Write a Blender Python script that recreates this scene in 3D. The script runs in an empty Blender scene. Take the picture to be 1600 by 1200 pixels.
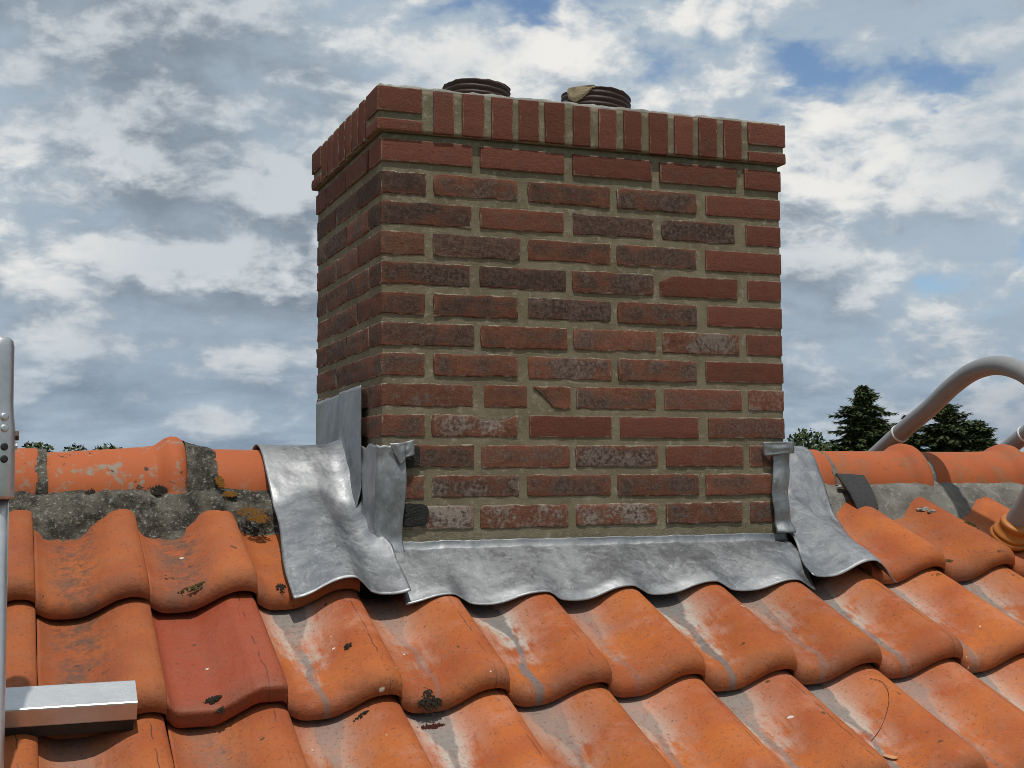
import bpy, math, random
from mathutils import Vector, Matrix, noise as mn

random.seed(7)
SC = bpy.context.scene
COL = SC.collection
R_ = math.radians

# ------------------------------------------------------------------ camera
cam_data = bpy.data.cameras.new('camera')
cam_data.sensor_width = 36.0
cam_data.lens = 2099.69 * 36.0 / 1600.0
cam_data.clip_start = 0.05
cam_data.clip_end = 20000
cam = bpy.data.objects.new('camera', cam_data)
COL.objects.link(cam)
_f = Vector((0.35290, 0.93293, 0.07133)); _r = Vector((0.93550, -0.35325, -0.00710))
_f.normalize(); _u = _r.cross(_f).normalized(); _r = _f.cross(_u)
M = Matrix((_r, _u, -_f)).transposed().to_4x4()
M.translation = Vector((-0.7403, -2.7341, -0.7262))
cam.matrix_world = M
SC.camera = cam

# ------------------------------------------------------------------ light
SUN = Vector((-0.07, -0.36, 1.0)).normalized()          # towards the sun
SUN_EL = math.asin(SUN.z)
SUN_AZ = math.atan2(SUN.x, SUN.y)
sl = bpy.data.lights.new('sun', 'SUN')
sl.energy = 3.0
sl.angle = R_(1.2)
sl.color = (1.0, 0.95, 0.87)
so = bpy.data.objects.new('sun', sl)
COL.objects.link(so)
so.rotation_euler = (-SUN).to_track_quat('-Z', 'Y').to_euler()
SC.view_settings.view_transform = 'Standard'
SC.view_settings.look = 'None'
SC.view_settings.gamma = 1.0
SC.view_settings.exposure = 0.0
SC.cycles.use_denoising = True
SC.cycles.max_bounces = 6
SC.cycles.filter_width = 0.9


class NT:
    """short-hand for building node trees"""
    def __init__(self, tree):
        self.t = tree; self.n = tree.nodes; self.l = tree.links
    def new(self, kind, **kw):
        nd = self.n.new(kind)
        for k, v in kw.items():
            setattr(nd, k, v)
        return nd
    def set(self, sock, v):
        if isinstance(v, bpy.types.NodeSocket):
            self.l.new(v, sock)
        elif v is not None:
            if isinstance(v, (tuple, list)) and len(v) == 3 and sock.type == 'RGBA':
                v = (*v, 1.0)
            sock.default_value = v
    def math(self, op, a, b=None, c=None, clamp=False):
        nd = self.new('ShaderNodeMath', operation=op); nd.use_clamp = clamp
        self.set(nd.inputs[0], a)
        if b is not None: self.set(nd.inputs[1], b)
        if c is not None: self.set(nd.inputs[2], c)
        return nd.outputs[0]
    def vmath(self, op, a, b=None, s=None):
        nd = self.new('ShaderNodeVectorMath', operation=op)
        self.set(nd.inputs[0], a)
        if b is not None: self.set(nd.inputs[1], b)
        if s is not None: self.set(nd.inputs['Scale'], s)
        return nd.outputs[1] if op in ('LENGTH', 'DOT_PRODUCT', 'DISTANCE') else nd.outputs[0]
    def noise(self, vec, scale, detail=4, rough=0.55, dist=0.0, col=False):
        nd = self.new('ShaderNodeTexNoise')
        self.set(nd.inputs['Vector'], vec)
        nd.inputs['Scale'].default_value = scale
        nd.inputs['Detail'].default_value = detail
        nd.inputs['Roughness'].default_value = rough
        nd.inputs['Distortion'].default_value = dist
        return nd.outputs[1] if col else nd.outputs[0]
    def voro(self, vec, scale, feature='F1'):
        nd = self.new('ShaderNodeTexVoronoi', feature=feature)
        self.set(nd.inputs['Vector'], vec)
        nd.inputs['Scale'].default_value = scale
        return nd.outputs[0]
    def step(self, v, lo, hi, a=0.0, b=1.0):
        nd = self.new('ShaderNodeMapRange', interpolation_type='SMOOTHSTEP')
        self.set(nd.inputs[0], v)
        if lo > hi: lo, hi, a, b = hi, lo, b, a
        nd.inputs[1].default_value = lo; nd.inputs[2].default_value = hi
        nd.inputs[3].default_value = a; nd.inputs[4].default_value = b
        return nd.outputs[0]
    def mix(self, fac, a, b, mode='MIX'):
        nd = self.new('ShaderNodeMix', data_type='RGBA', blend_type=mode)
        self.set(nd.inputs[0], fac); self.set(nd.inputs[6], a); self.set(nd.inputs[7], b)
        return nd.outputs[2]
    def comb(self, x, y, z):
        nd = self.new('ShaderNodeCombineXYZ')
        for i, v in enumerate((x, y, z)): self.set(nd.inputs[i], v)
        return nd.outputs[0]
    def sep(self, v):
        nd = self.new('ShaderNodeSeparateXYZ'); self.set(nd.inputs[0], v)
        return nd.outputs
    def bump(self, h, strength=0.5, dist=0.01, normal=None):
        nd = self.new('ShaderNodeBump')
        nd.inputs['Strength'].default_value = strength
        nd.inputs['Distance'].default_value = dist
        self.set(nd.inputs['Height'], h)
        if normal is not None: self.set(nd.inputs['Normal'], normal)
        return nd.outputs[0]


# ------------------------------------------------------------------ sky with clouds
world = bpy.data.worlds.new('World')
SC.world = world
world.cycles.sampling_method = 'MANUAL'
world.cycles.sample_map_resolution = 256
world.use_nodes = True
w = NT(world.node_tree)
w.n.clear()
sky = w.new('ShaderNodeTexSky', sky_type='NISHITA')
sky.sun_disc = False
sky.sun_elevation = SUN_EL
sky.sun_rotation = SUN_AZ
sky.air_density = 1.0; sky.dust_density = 0.6; sky.ozone_density = 1.5
SKY_OFF = (12.06,1.03,.33)
D = w.vmath('NORMALIZE', w.new('ShaderNodeTexCoord').outputs['Generated'])
dx, dy, dz = w.sep(D)
el = w.math('MAXIMUM', dz, 0.0)
# clouds flatten towards the horizon: stretch the vertical axis there
vz = w.math('POWER', w.math('ADD', el, 0.015), 0.86)
P0 = w.vmath('ADD', w.comb(dx, dy, w.math('MULTIPLY', vz, 1.75)), SKY_OFF)
warp = w.vmath('SCALE', w.vmath('SUBTRACT', w.noise(P0, 6.0, 5, .6, col=True), (.5, .5, .5)), s=0.055)
P1 = w.vmath('ADD', P0, warp)
def puff(vec, scale):
    nd = w.new('ShaderNodeTexVoronoi', feature='F1')
    w.set(nd.inputs['Vector'], vec)
    nd.inputs['Scale'].default_value = scale
    nd.inputs['Detail'].default_value = 3.0
    nd.inputs['Roughness'].default_value = .52
    nd.normalize = True
    return nd.outputs[0]
def dens(vec):
    big = w.noise(vec, 2.4, 2, .5)
    mid = w.noise(vec, 6.2, 12, .58)
    pf = w.math('SUBTRACT', .60, puff(vec, 11))
    return w.math('ADD', w.math('ADD', w.math('MULTIPLY', big, .42), w.math('MULTIPLY', mid, .52)), w.math('MULTIPLY', pf, .32))
d0 = dens(P1)
d1 = dens(w.vmath('ADD', P1, (-.010, -.013, .034)))
cover = w.step(d0, .412, .474)
thick = w.step(d0, .48, .68)
fine = w.noise(P1, 30, 8, .70)
lit = w.math('ADD', w.step(w.math('SUBTRACT', d0, d1), -.095, .110), w.math('MULTIPLY', w.math('SUBTRACT', fine, .5), .95), clamp=True)
grey = w.mix(thick, (3.9, 4.75, 5.6), (2.05, 2.5, 3.05))
cloud = w.mix(w.step(lit, .15, .85), grey, (5.6, 6.1, 6.5))
bright = w.step(w.noise(P0, 3.0, 2, .5), .42, .64, .05, 1.0)
cloud = w.mix(w.math('MULTIPLY', bright, w.step(lit, .42, 1.05)), cloud, (8.6, 8.45, 8.1))
# towards the horizon the layer thickens to a blue-grey veil
veil = w.step(el, .16, .0)
cover = w.math('MAXIMUM', cover, w.step(el, .14, .05, 0, .92))
cloud = w.mix(w.math('MULTIPLY', veil, .62), cloud, w.mix(w.step(w.noise(w.vmath('MULTIPLY', P1, (1, 1, 2.0)), 6, 7, .58), .38, .68), (1.4, 2.15, 3.2), (4.3, 5.3, 6.3)))
skyc = w.mix(1.0, sky.outputs[0], (1.02, 1.08, 1.12), 'MULTIPLY')
col = w.mix(cover, skyc, cloud)
bg = w.new('ShaderNodeBackground'); w.set(bg.inputs[0], col); bg.inputs[1].default_value = 0.10
wo = w.new('ShaderNodeOutputWorld'); w.l.new(bg.outputs[0], wo.inputs[0])


# ------------------------------------------------------------------ helpers
def mesh_obj(name, verts, faces, mat=None, parent=None, smooth=False, kind=None):
    me = bpy.data.meshes.new(name)
    me.from_pydata([tuple(v) for v in verts], [], faces)
    me.update()
    if smooth:
        me.polygons.foreach_set('use_smooth', [True] * len(me.polygons))
    if mat: me.materials.append(mat)
    o = bpy.data.objects.new(name, me)
    COL.objects.link(o)
    if parent is not None: o.parent = parent
    if kind: o['kind'] = kind
    return o

def empty(name, loc=(0, 0, 0)):
    o = bpy.data.objects.new(name, None)
    o.empty_display_size = .05
    o.location = loc
    COL.objects.link(o)
    return o

def tag(o, label, cat, group=None):
    o['label'] = label; o['category'] = cat
    if group: o['group'] = group
    return o

def grid_faces(nu, nv, close_u=False, off=0, flip=False):
    f = []
    for j in range(nv - 1):
        for i in range(nu if close_u else nu - 1):
            a = off + j * nu + i; b = off + j * nu + (i + 1) % nu
            q = (a, b, b + nu, a + nu)
            f.append(q[::-1] if flip else q)
    return f

def tube_along(path, radii, n=24, caps=True):
    """swept tube; returns verts, faces"""
    vs = []; m = len(path)
    path = [Vector(q) for q in path]
    t0 = (path[1] - path[0]).normalized()
    up = Vector((1, 0, 0)) if abs(t0.x) < .9 else Vector((0, 1, 0))
    nrm = (up - t0 * up.dot(t0)).normalized()
    for k in range(m):
        t = (path[min(k + 1, m - 1)] - path[max(k - 1, 0)]).normalized()
        nrm = (nrm - t * nrm.dot(t)).normalized()
        bi = t.cross(nrm)
        r = radii[k] if isinstance(radii, (list, tuple)) else radii
        for i in range(n):
            a = 2 * math.pi * i / n
            vs.append(path[k] + (nrm * math.cos(a) + bi * math.sin(a)) * r)
    f = grid_faces(n, m, True)
    if caps:
        f.append(tuple(range(n))[::-1]); f.append(tuple((m - 1) * n + i for i in range(n)))
    return vs, f

def lathe(profile, n=48):
    vs = []
    for r, z in profile:
        for i in range(n):
            a = 2 * math.pi * i / n
            vs.append(Vector((r * math.cos(a), r * math.sin(a), z)))
    return vs, grid_faces(n, len(profile), True)

def nz(x, y, z, s):
    return mn.noise(Vector((x * s, y * s, z * s)))

def interp(tab, x):
    if x <= tab[0][0]: return tab[0][1]
    for (a, b), (c, d) in zip(tab, tab[1:]):
        if x <= c:
            t = (x - a) / (c - a)
            return b + (d - b) * t
    return tab[-1][1]

def sstep(a, b, x):
    t = min(1, max(0, (x - a) / (b - a)))
    return t * t * (3 - 2 * t)


# ------------------------------------------------------------------ materials
def material(name):
    m = bpy.data.materials.new(name); m.use_nodes = True
    t = NT(m.node_tree); t.n.clear()
    out = t.new('ShaderNodeOutputMaterial'); b = t.new('ShaderNodeBsdfPrincipled')
    t.l.new(b.outputs[0], out.inputs[0])
    return m, t, b

def fin(t, b, color, rough=.8, normal=None, metal=0.0, spec=.4):
    t.set(b.inputs['Base Color'], color)
    t.set(b.inputs['Roughness'], rough)
    t.set(b.inputs['Metallic'], metal)
    b.inputs['Specular IOR Level'].default_value = spec
    if normal is not None: t.set(b.inputs['Normal'], normal)

# fired brick: the object colour carries  R dark burn, G smoothness (newer brick), B lime bloom
def mat_brick():
    m, t, b = material('brick')
    oi = t.new('ShaderNodeObjectInfo')
    tc = t.new('ShaderNodeTexCoord')
    co = tc.outputs['Object']
    off = t.vmath('SCALE', (1, 1.7, 2.3), s=t.math('MULTIPLY', oi.outputs['Random'], 40))
    v = t.vmath('ADD', co, off)
    cr, cg, cb = t.sep(oi.outputs['Color'])
    n1 = t.noise(v, 15, 3, .55); n2 = t.noise(v, 48, 6, .70); n3 = t.noise(v, 330, 3, .75); n4 = t.noise(v, 120, 4, .7)
    grain = t.noise(t.vmath('MULTIPLY', v, (.45, 1, 1.6)), 170, 3, .7)
    red = t.mix(t.step(n2, .3, .7), (.118, .049, .031), (.198, .082, .050))
    smooth = t.mix(t.noise(v, 30, 5, .6), (.128, .045, .030), (.178, .066, .044))
    smooth = t.mix(t.step(grain, .58, .75, 0, .5), smooth, (.205, .085, .058))
    old = t.mix(t.step(n4, .56, .74, 0, .8), red, (.235, .095, .046))
    base = t.mix(cg, old, smooth)
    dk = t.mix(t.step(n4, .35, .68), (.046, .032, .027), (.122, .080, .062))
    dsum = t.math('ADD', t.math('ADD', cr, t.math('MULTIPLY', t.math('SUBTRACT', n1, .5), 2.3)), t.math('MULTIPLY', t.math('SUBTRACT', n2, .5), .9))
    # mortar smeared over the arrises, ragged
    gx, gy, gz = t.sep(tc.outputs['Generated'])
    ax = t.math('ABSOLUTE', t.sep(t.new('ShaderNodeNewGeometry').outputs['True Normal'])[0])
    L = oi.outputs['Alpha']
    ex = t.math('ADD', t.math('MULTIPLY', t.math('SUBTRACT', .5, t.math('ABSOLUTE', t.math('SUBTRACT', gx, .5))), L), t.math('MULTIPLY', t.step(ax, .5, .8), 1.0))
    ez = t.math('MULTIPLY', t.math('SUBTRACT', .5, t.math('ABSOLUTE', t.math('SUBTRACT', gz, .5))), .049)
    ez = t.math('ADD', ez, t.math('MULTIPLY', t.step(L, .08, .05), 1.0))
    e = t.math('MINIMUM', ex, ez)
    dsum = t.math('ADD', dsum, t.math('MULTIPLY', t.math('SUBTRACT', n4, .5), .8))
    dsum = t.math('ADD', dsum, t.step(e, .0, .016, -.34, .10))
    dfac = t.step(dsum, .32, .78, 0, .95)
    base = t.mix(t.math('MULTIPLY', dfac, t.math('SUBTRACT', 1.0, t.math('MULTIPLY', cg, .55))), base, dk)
    # pits and pale grains
    k = t.math('SUBTRACT', 1.0, t.math('MULTIPLY', cg, .55))
    base = t.mix(t.math('MULTIPLY', k, t.step(n3, .57, .72, 0, .50)), base, (.27, .145, .098))
    base = t.mix(t.math('MULTIPLY', k, t.step(n3, .43, .28, 0, .75)), base, (.020, .013, .012))
    bloom = t.math('MULTIPLY', cb, t.step(t.math('ADD', t.math('MULTIPLY', n1, .55), t.math('MULTIPLY', n4, .6)), .50, .70))
    base = t.mix(t.math('MULTIPLY', bloom, .8), base, (.34, .29, .25))
    tint = t.new('ShaderNodeHueSaturation')
    t.set(tint.inputs['Color'], base)
    t.set(tint.inputs['Value'], t.math('ADD', .84, t.math('MULTIPLY', oi.outputs['Random'], .34)))
    rag = t.math('ADD', t.math('MULTIPLY', t.math('SUBTRACT', t.noise(v, 38, 5, .72), .5), .018), t.math('MULTIPLY', t.math('SUBTRACT', n3, .5), .005))
    sm_ = t.step(t.math('ADD', e, rag), .0030, .0014, 0, .95)
    sm_ = t.math('MULTIPLY', sm_, t.math('SUBTRACT', 1.0, t.math('MULTIPLY', cg, .45)))
    c = t.mix(sm_, tint.outputs[0], t.mix(n4, (.19, .165, .115), (.36, .33, .26)))
    h = t.math('ADD', t.math('MULTIPLY', n2, .7), t.math('ADD', t.math('MULTIPLY', n3, .45), t.math('MULTIPLY', n4, .4)))
    fin(t, b, c, .94, t.bump(h, .8, .0045), spec=.2)
    return m

def mat_mortar(name, c1, c2, c3, scale=1.0, bumpd=.004, moss=None):
    m, t, b = material(name)
    co = t.new('ShaderNodeTexCoord').outputs['Object']
    n1 = t.noise(co, 9 * scale, 4, .6); n2 = t.noise(co, 60 * scale, 5, .65); n3 = t.noise(co, 330, 3, .7)
    c = t.mix(t.step(n1, .35, .68), c1, c2)
    c = t.mix(t.step(n2, .52, .72, 0, .8), c, c3)
    c = t.mix(t.step(n3, .44, .28, 0, .65), c, tuple(x * .45 for x in c1))
    if moss:
        c = t.mix(t.step(t.noise(co, 22, 5, .65), .56, .68, 0, .9), c, moss)
    h = t.math('ADD', t.math('MULTIPLY', n2, .6), t.math('MULTIPLY', n3, .45))
    fin(t, b, c, .95, t.bump(h, .85, bumpd), spec=.2)
    return m

# clay pantile: object colour R lead run-off, G dirt and algae, B newer red clay
def mat_tile():
    m, t, b = material('clay_tile')
    oi = t.new('ShaderNodeObjectInfo')
    co = t.new('ShaderNodeTexCoord').outputs['Object']
    off = t.vmath('SCALE', (1.3, 2.1, 1.7), s=t.math('MULTIPLY', oi.outputs['Random'], 30))
    v = t.vmath('ADD', co, off)
    x, y, z = t.sep(co)
    u = t.math('DIVIDE', x, .2)
    s = t.math('DIVIDE', y, .34)
    cr, cg, cb = t.sep(oi.outputs['Color'])
    n0 = t.noise(v, 7, 3, .5); n1 = t.noise(v, 20, 5, .6); n2 = t.noise(v, 80, 5, .65); n3 = t.noise(v, 400, 2, .6)
    base = t.mix(t.step(n0, .3, .7), (.330, .072, .017), (.445, .122, .024))
    base = t.mix(t.step(n1, .52, .76, 0, .5), base, (.40, .128, .058))
    base = t.mix(t.step(n2, .52, .72, 0, .50), base, (.25, .068, .024))
    base = t.mix(t.step(n3, .58, .75, 0, .50), base, (.15, .055, .03))
    newc = t.mix(n1, (.300, .056, .024), (.355, .074, .032))
    base = t.mix(cb, base, newc)
    # dull brown weathering in the pan
    pan = t.step(t.math('ABSOLUTE', t.math('SUBTRACT', u, .36)), .34, .08)
    dirt = t.math('MULTIPLY', cg, t.math('MULTIPLY', pan, t.step(t.math('ADD', t.math('MULTIPLY', n1, .7), t.math('MULTIPLY', n2, .35)), .40, .66)))
    base = t.mix(t.math('MULTIPLY', cg, .38), base, (.235, .075, .036))
    base = t.mix(t.math('MULTIPLY', dirt, .88), base, (.085, .052, .038))
    base = t.mix(t.math('MULTIPLY', t.math('MULTIPLY', cg, pan), t.step(t.noise(v, 60, 5, .75), .55, .66, 0, .9)), base, (.030, .024, .020))
    # pale bloom and grey run-off from the lead above
    wob = t.math('ADD', t.math('MULTIPLY', t.math('SUBTRACT', n0, .5), .34), t.math('MULTIPLY', t.math('SUBTRACT', oi.outputs['Random'], .5), .14))
    du = t.math('ABSOLUTE', t.math('ADD', t.math('SUBTRACT', u, .30), wob))
    wid = t.math('MULTIPLY', t.step(s, .0, 1.0, .45, 1.35), t.math('ADD', .7, t.math('MULTIPLY', n0, .6)))
    dn = t.math('DIVIDE', du, wid)
    amt = t.math('MULTIPLY', cr, t.step(t.math('FRACT', t.math('MULTIPLY', oi.outputs['Random'], 7.3)), .0, 1.0, .40, 1.10))
    streak = t.noise(t.vmath('MULTIPLY', v, (1, .14, 1)), 85, 5, .65)
    hz = t.math('ADD', t.math('MULTIPLY', n1, .55), t.math('MULTIPLY', streak, .45))
    halo = t.math('MULTIPLY', t.step(dn, .42, .05), t.step(t.math('ADD', hz, t.step(s, .15, .95, -.08, .12)), .40, .60))
    pale = t.mix(t.step(dn, .22, .05), (.50, .29, .21), (.46, .46, .41))
    base = t.mix(t.math('MULTIPLY', t.math('MULTIPLY', halo, amt), .90), base, pale)
    cd = t.math('ADD', du, t.math('MULTIPLY', t.math('SUBTRACT', n2, .5), .045))
    cw = t.math('ADD', t.step(s, .55, 1.02, .030, .15), t.math('MULTIPLY', t.math('SUBTRACT', n0, .5), .05))
    core = t.step(t.math('SUBTRACT', cd, cw), .018, -.012)
    base = t.mix(t.math('MULTIPLY', t.math('MULTIPLY', core, amt), .88), base, t.mix(n2, (.085, .085, .085), (.21, .205, .195)))
    ck = t.math('ABSOLUTE', t.math('ADD', t.math('SUBTRACT', u, t.math('ADD', .80, t.math('MULTIPLY', oi.outputs['Random'], .14))), t.math('MULTIPLY', t.math('SUBTRACT', t.noise(t.vmath('MULTIPLY', v, (0, 1, 0)), 14, 5, .65), .5), .10)))
    ckm = t.math('MULTIPLY', t.step(ck, .0075, .003), t.step(t.noise(v, 18, 2, .5), .44, .56))
    ckm = t.math('MULTIPLY', ckm, t.step(t.math('FRACT', t.math('MULTIPLY', oi.outputs['Random'], 3.7)), .45, .5))
    base = t.mix(t.math('MULTIPLY', ckm, .85), base, (.055, .030, .020))
    pinkn = t.step(t.noise(v, 11, 5, .7), .50, .70)
    base = t.mix(t.math('MULTIPLY', t.math('MULTIPLY', pinkn, cr), .42), base, (.50, .235, .165))
    base = t.mix(t.step(n1, .30, .70, .0, .10), base, (.30, .17, .11))
    # darker, patchy brown along the nose
    base = t.mix(t.math('MULTIPLY', t.step(y, .055, .004), t.step(n1, .30, .62, .15, .55)), base, (.17, .066, .032))
    base = t.mix(t.math('MULTIPLY', t.step(t.noise(v, 150, 4, .75), .57, .66), .65), base, (.10, .038, .02))
    # rare dark lichen specks, white droppings
    sp = t.step(t.noise(v, 30, 2, .5), .735, .76)
    base = t.mix(t.math('MULTIPLY', sp, .8), base, (.06, .038, .022))
    wsp = t.step(t.noise(t.vmath('ADD', v, (7, 3, 1)), 42, 1, .5), .805, .82)
    base = t.mix(wsp, base, (.6, .55, .48))
    val = t.new('ShaderNodeHueSaturation')
    t.set(val.inputs['Color'], base)
    t.set(val.inputs['Value'], t.math('ADD', .88, t.math('MULTIPLY', oi.outputs['Random'], .22)))
    h = t.math('ADD', t.math('MULTIPLY', n2, .6), t.math('ADD', t.math('MULTIPLY', n3, .25), t.math('MULTIPLY', n1, .6)))
    fin(t, b, val.outputs[0], t.math('SUBTRACT', .78, t.math('MULTIPLY', cb, .22)), t.bump(h, .7, .0040), spec=.3)
    return m

def mat_ridge():
    m, t, b = material('clay_ridge_tile')
    oi = t.new('ShaderNodeObjectInfo')
    co = t.new('ShaderNodeTexCoord').outputs['Object']
    v = t.vmath('ADD', co, t.vmath('SCALE', (1.3, 2.1, 1.7), s=t.math('MULTIPLY', oi.outputs['Random'], 30)))
    cr, cg, cb = t.sep(oi.outputs['Color'])
    n0 = t.noise(v, 8, 3, .5); n1 = t.noise(v, 24, 5, .6); n2 = t.noise(v, 90, 5, .65); n3 = t.noise(v, 400, 2, .6)
    base = t.mix(n0, (.345, .078, .026), (.435, .115, .034))
    base = t.mix(t.step(n1, .55, .8, 0, .5), base, (.45, .16, .08))
    base = t.mix(t.step(n3, .62, .8, 0, .3), base, (.16, .06, .035))
    lich = t.math('MULTIPLY', cg, t.step(t.math('ADD', t.math('MULTIPLY', n1, .7), t.math('MULTIPLY', n2, .4)), .57, .68))
    base = t.mix(t.math('MULTIPLY', lich, .85), base, t.mix(n2, (.13, .10, .075), (.34, .29, .22)))
    base = t.mix(t.math('MULTIPLY', cg, t.step(t.noise(v, 38, 3, .6), .64, .70, 0, .9)), base, (.05, .035, .025))
    base = t.mix(t.math('MULTIPLY', cr, t.step(n1, .45, .6, 0, .5)), base, (.20, .10, .045))
    h = t.math('ADD', t.math('MULTIPLY', n2, .5), t.math('MULTIPLY', n1, .5))
    fin(t, b, base, .76, t.bump(h, .35, .004), spec=.35)
    return m

def mat_lead():
    m, t, b = material('lead_sheet')
    co = t.new('ShaderNodeTexCoord').outputs['Object']
    wv = t.vmath('ADD', co, t.vmath('SCALE', t.vmath('SUBTRACT', t.noise(co, 14, 4, .65, col=True), (.5, .5, .5)), s=.08))
    n1 = t.noise(wv, 8, 4, .6); n2 = t.noise(wv, 60, 7, .74, .6); n3 = t.noise(co, 260, 3, .6)
    scr = t.noise(t.vmath('MULTIPLY', wv, (1, .45, .35)), 95, 7, .78, 1.2)
    oxide = t.step(t.math('ADD', t.math('MULTIPLY', n1, .55), t.math('MULTIPLY', n2, .5)), .44, .64)
    c = t.mix(oxide, (.245, .255, .27), t.mix(n2, (.21, .222, .233), (.335, .347, .357)))
    c = t.mix(t.step(scr, .53, .66, 0, .55), c, (.48, .49, .49))
    c = t.mix(t.step(scr, .42, .28, 0, .40), c, (.20, .205, .22))
    rough = t.math('ADD', .38, t.math('ADD', t.math('MULTIPLY', oxide, .16), t.math('MULTIPLY', scr, .16)))
    met = t.math('SUBTRACT', .90, t.math('MULTIPLY', oxide, .30))
    h = t.math('ADD', t.math('MULTIPLY', scr, .6), t.math('MULTIPLY', n3, .06))
    dent = t.noise(co, 24, 2, .5)
    nn = t.bump(dent, .18, .012)
    fin(t, b, c, rough, t.bump(h, .13, .004, nn), metal=met, spec=.5)
    return m

def mat_galv():
    m, t, b = material('galvanised_steel')
    co = t.new('ShaderNodeTexCoord').outputs['Object']
    n1 = t.noise(co, 22, 4, .6); n2 = t.noise(t.vmath('MULTIPLY', co, (1, 1, .3)), 120, 4, .6)
    sp = t.voro(co, 85)
    c = t.mix(n1, (.45, .465, .475), (.66, .68, .69))
    c = t.mix(t.step(sp, .2, .7, 0, .25), c, (.70, .72, .73))
    c = t.mix(t.step(n2, .60, .75, 0, .4), c, (.22, .22, .22))
    fin(t, b, c, t.math('ADD', .30, t.math('MULTIPLY', n1, .22)), t.bump(n1, .08, .003), metal=.92)
    return m

def mat_plain(name, c1, c2, rough=.6, scale=40, bumpd=.003, bs=.4, metal=0.0, spec=.4):
    m, t, b = material(name)
    co = t.new('ShaderNodeTexCoord').outputs['Object']
    n = t.noise(co, scale, 5, .6); n2 = t.noise(co, scale * 6, 3, .6)
    c = t.mix(t.math('ADD', t.math('MULTIPLY', n, .7), t.math('MULTIPLY', n2, .3)), c1, c2)
    fin(t, b, c, rough, t.bump(t.math('ADD', n, n2), bs, bumpd), metal=metal, spec=spec)
    return m

def mat_leaf(name, c1, c2):
    m, t, b = material(name)
    co = t.new('ShaderNodeTexCoord').outputs['Object']
    c = t.mix(t.noise(co, 1.6, 5, .7), c1, c2)
    fin(t, b, c, .75, spec=.25)
    return m

BRICK = mat_brick()
MORTAR = mat_mortar('chimney_mortar', (.168, .141, .092), (.224, .193, .132), (.33, .295, .225))
CAPM = mat_mortar('cap_mortar', (.24, .23, .20), (.38, .37, .34), (.50, .49, .46))
BEDM_OLD = mat_mortar('old_bedding_mortar', (.040, .037, .029), (.165, .153, .125), (.46, .44, .38), 2.2, .014, (.022, .021, .015))
BEDM = mat_mortar('bedding_mortar', (.13, .125, .11), (.22, .215, .19), (.33, .32, .29), 1.3, .007)
BARM = mat_plain('galvanised_bar', (.42, .43, .44), (.74, .75, .76), .36, 34, .002, .2, metal=.72)
TILE = mat_tile(); RIDGE = mat_ridge(); LEAD = mat_lead(); GALV = mat_galv()
TAR = mat_plain('bitumen', (.006, .006, .006), (.022, .021, .020), .55, 90, .006, .9)
FELT = mat_plain('mineral_felt', (.006, .0065, .007), (.13, .133, .135), .9, 200, .004, 1.0)
FLUE = mat_plain('flue_liner', (.026, .012, .009), (.055, .027, .020), .55, 25, .003, .4)
BEIGE = mat_plain('sealant', (.33, .24, .13), (.50, .40, .26), .9, 60, .006, .8)
PVC = mat_plain('grey_pvc', (.20, .203, .207), (.31, .313, .316), .34, 22, .002, .15, spec=.6)
COLLAR = mat_plain('orange_plastic', (.38, .125, .018), (.45, .155, .026), .5, 14, .002, .15)
WHITE = mat_plain('white_plastic', (.6, .6, .58), (.75, .75, .73), .5, 20)
DARK = mat_plain('dark_fill', (.015, .015, .015), (.03, .03, .03), .6, 20)  # near-black for the button holes and the shade block under the crossbar
RUST = mat_plain('brown_bolt', (.06, .03, .02), (.12, .06, .04), .6, 60)
MOSS = mat_plain('moss', (.045, .035, .008), (.14, .11, .02), .95, 140, .006, 1.0)
MOSSR = mat_plain('red_moss', (.05, .012, .008), (.16, .035, .022), .95, 160, .006, 1.0)
MOSSD = mat_plain('dark_moss', (.018, .015, .010), (.065, .052, .03), .95, 140, .006, 1.0)
LICHEN = mat_plain('orange_lichen', (.20, .085, .010), (.38, .17, .025), .95, 150, .006, 1.0)
DECK = mat_plain('roof_underlay', (.02, .018, .016), (.05, .045, .04), .9, 20)
GRASS = mat_plain('grass', (.03, .06, .015), (.07, .11, .03), .95, .6, .05)
WALLM = mat_plain('house_brick_wall', (.16, .06, .04), (.24, .09, .06), .9, 12)
BARK = mat_plain('bark', (.05, .035, .025), (.10, .075, .05), .95, 8)
NEEDLE = mat_leaf('spruce_needles', (.026, .044, .018), (.105, .128, .048))
LEAFM = mat_leaf('leaves', (.022, .042, .012), (.065, .085, .026))
DRYLEAF = mat_plain('dry_leaf', (.42, .20, .09), (.55, .30, .15), .7, 30)
TWIGM = mat_plain('twig', (.03, .015, .01), (.06, .03, .02), .9, 60)

# ------------------------------------------------------------------ ground
G = -8.2
S = 6000
ground = mesh_obj('ground', [(-S, -S, G), (S, -S, G), (S, S, G), (-S, S, G)], [(0, 1, 2, 3)], GRASS, kind='structure')

# ------------------------------------------------------------------ roof frame
PH = 0.49768; TP = math.tan(PH); CP = math.cos(PH); SP = math.sin(PH)
TW = .2; GA = .3406; GC = GA * CP
X0, YB, ZB = -.4818, -.43867, -1.10463
YR = .31                                   # ridge line
def plane_z(y): return ZB + (y - YB) * TP

PROF = [(0, .016), (.03, .012), (.07, .0065), (.12, .002), (.18, 0), (.28, .0), (.37, .002), (.45, .0065),
        (.53, .0145), (.61, .0245), (.69, .0335), (.76, .039), (.83, .042), (.90, .042), (.95, .0395), (.985, .036), (1.0, .032)]
PROF_NEW = [(0, .020), (.03, .013), (.07, .004), (.11, 0), (.40, 0), (.46, .004), (.72, .036), (.77, .040), (.97, .040), (1.0, .034)]
def prof(u, tab=PROF): return interp(tab, u)

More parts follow.
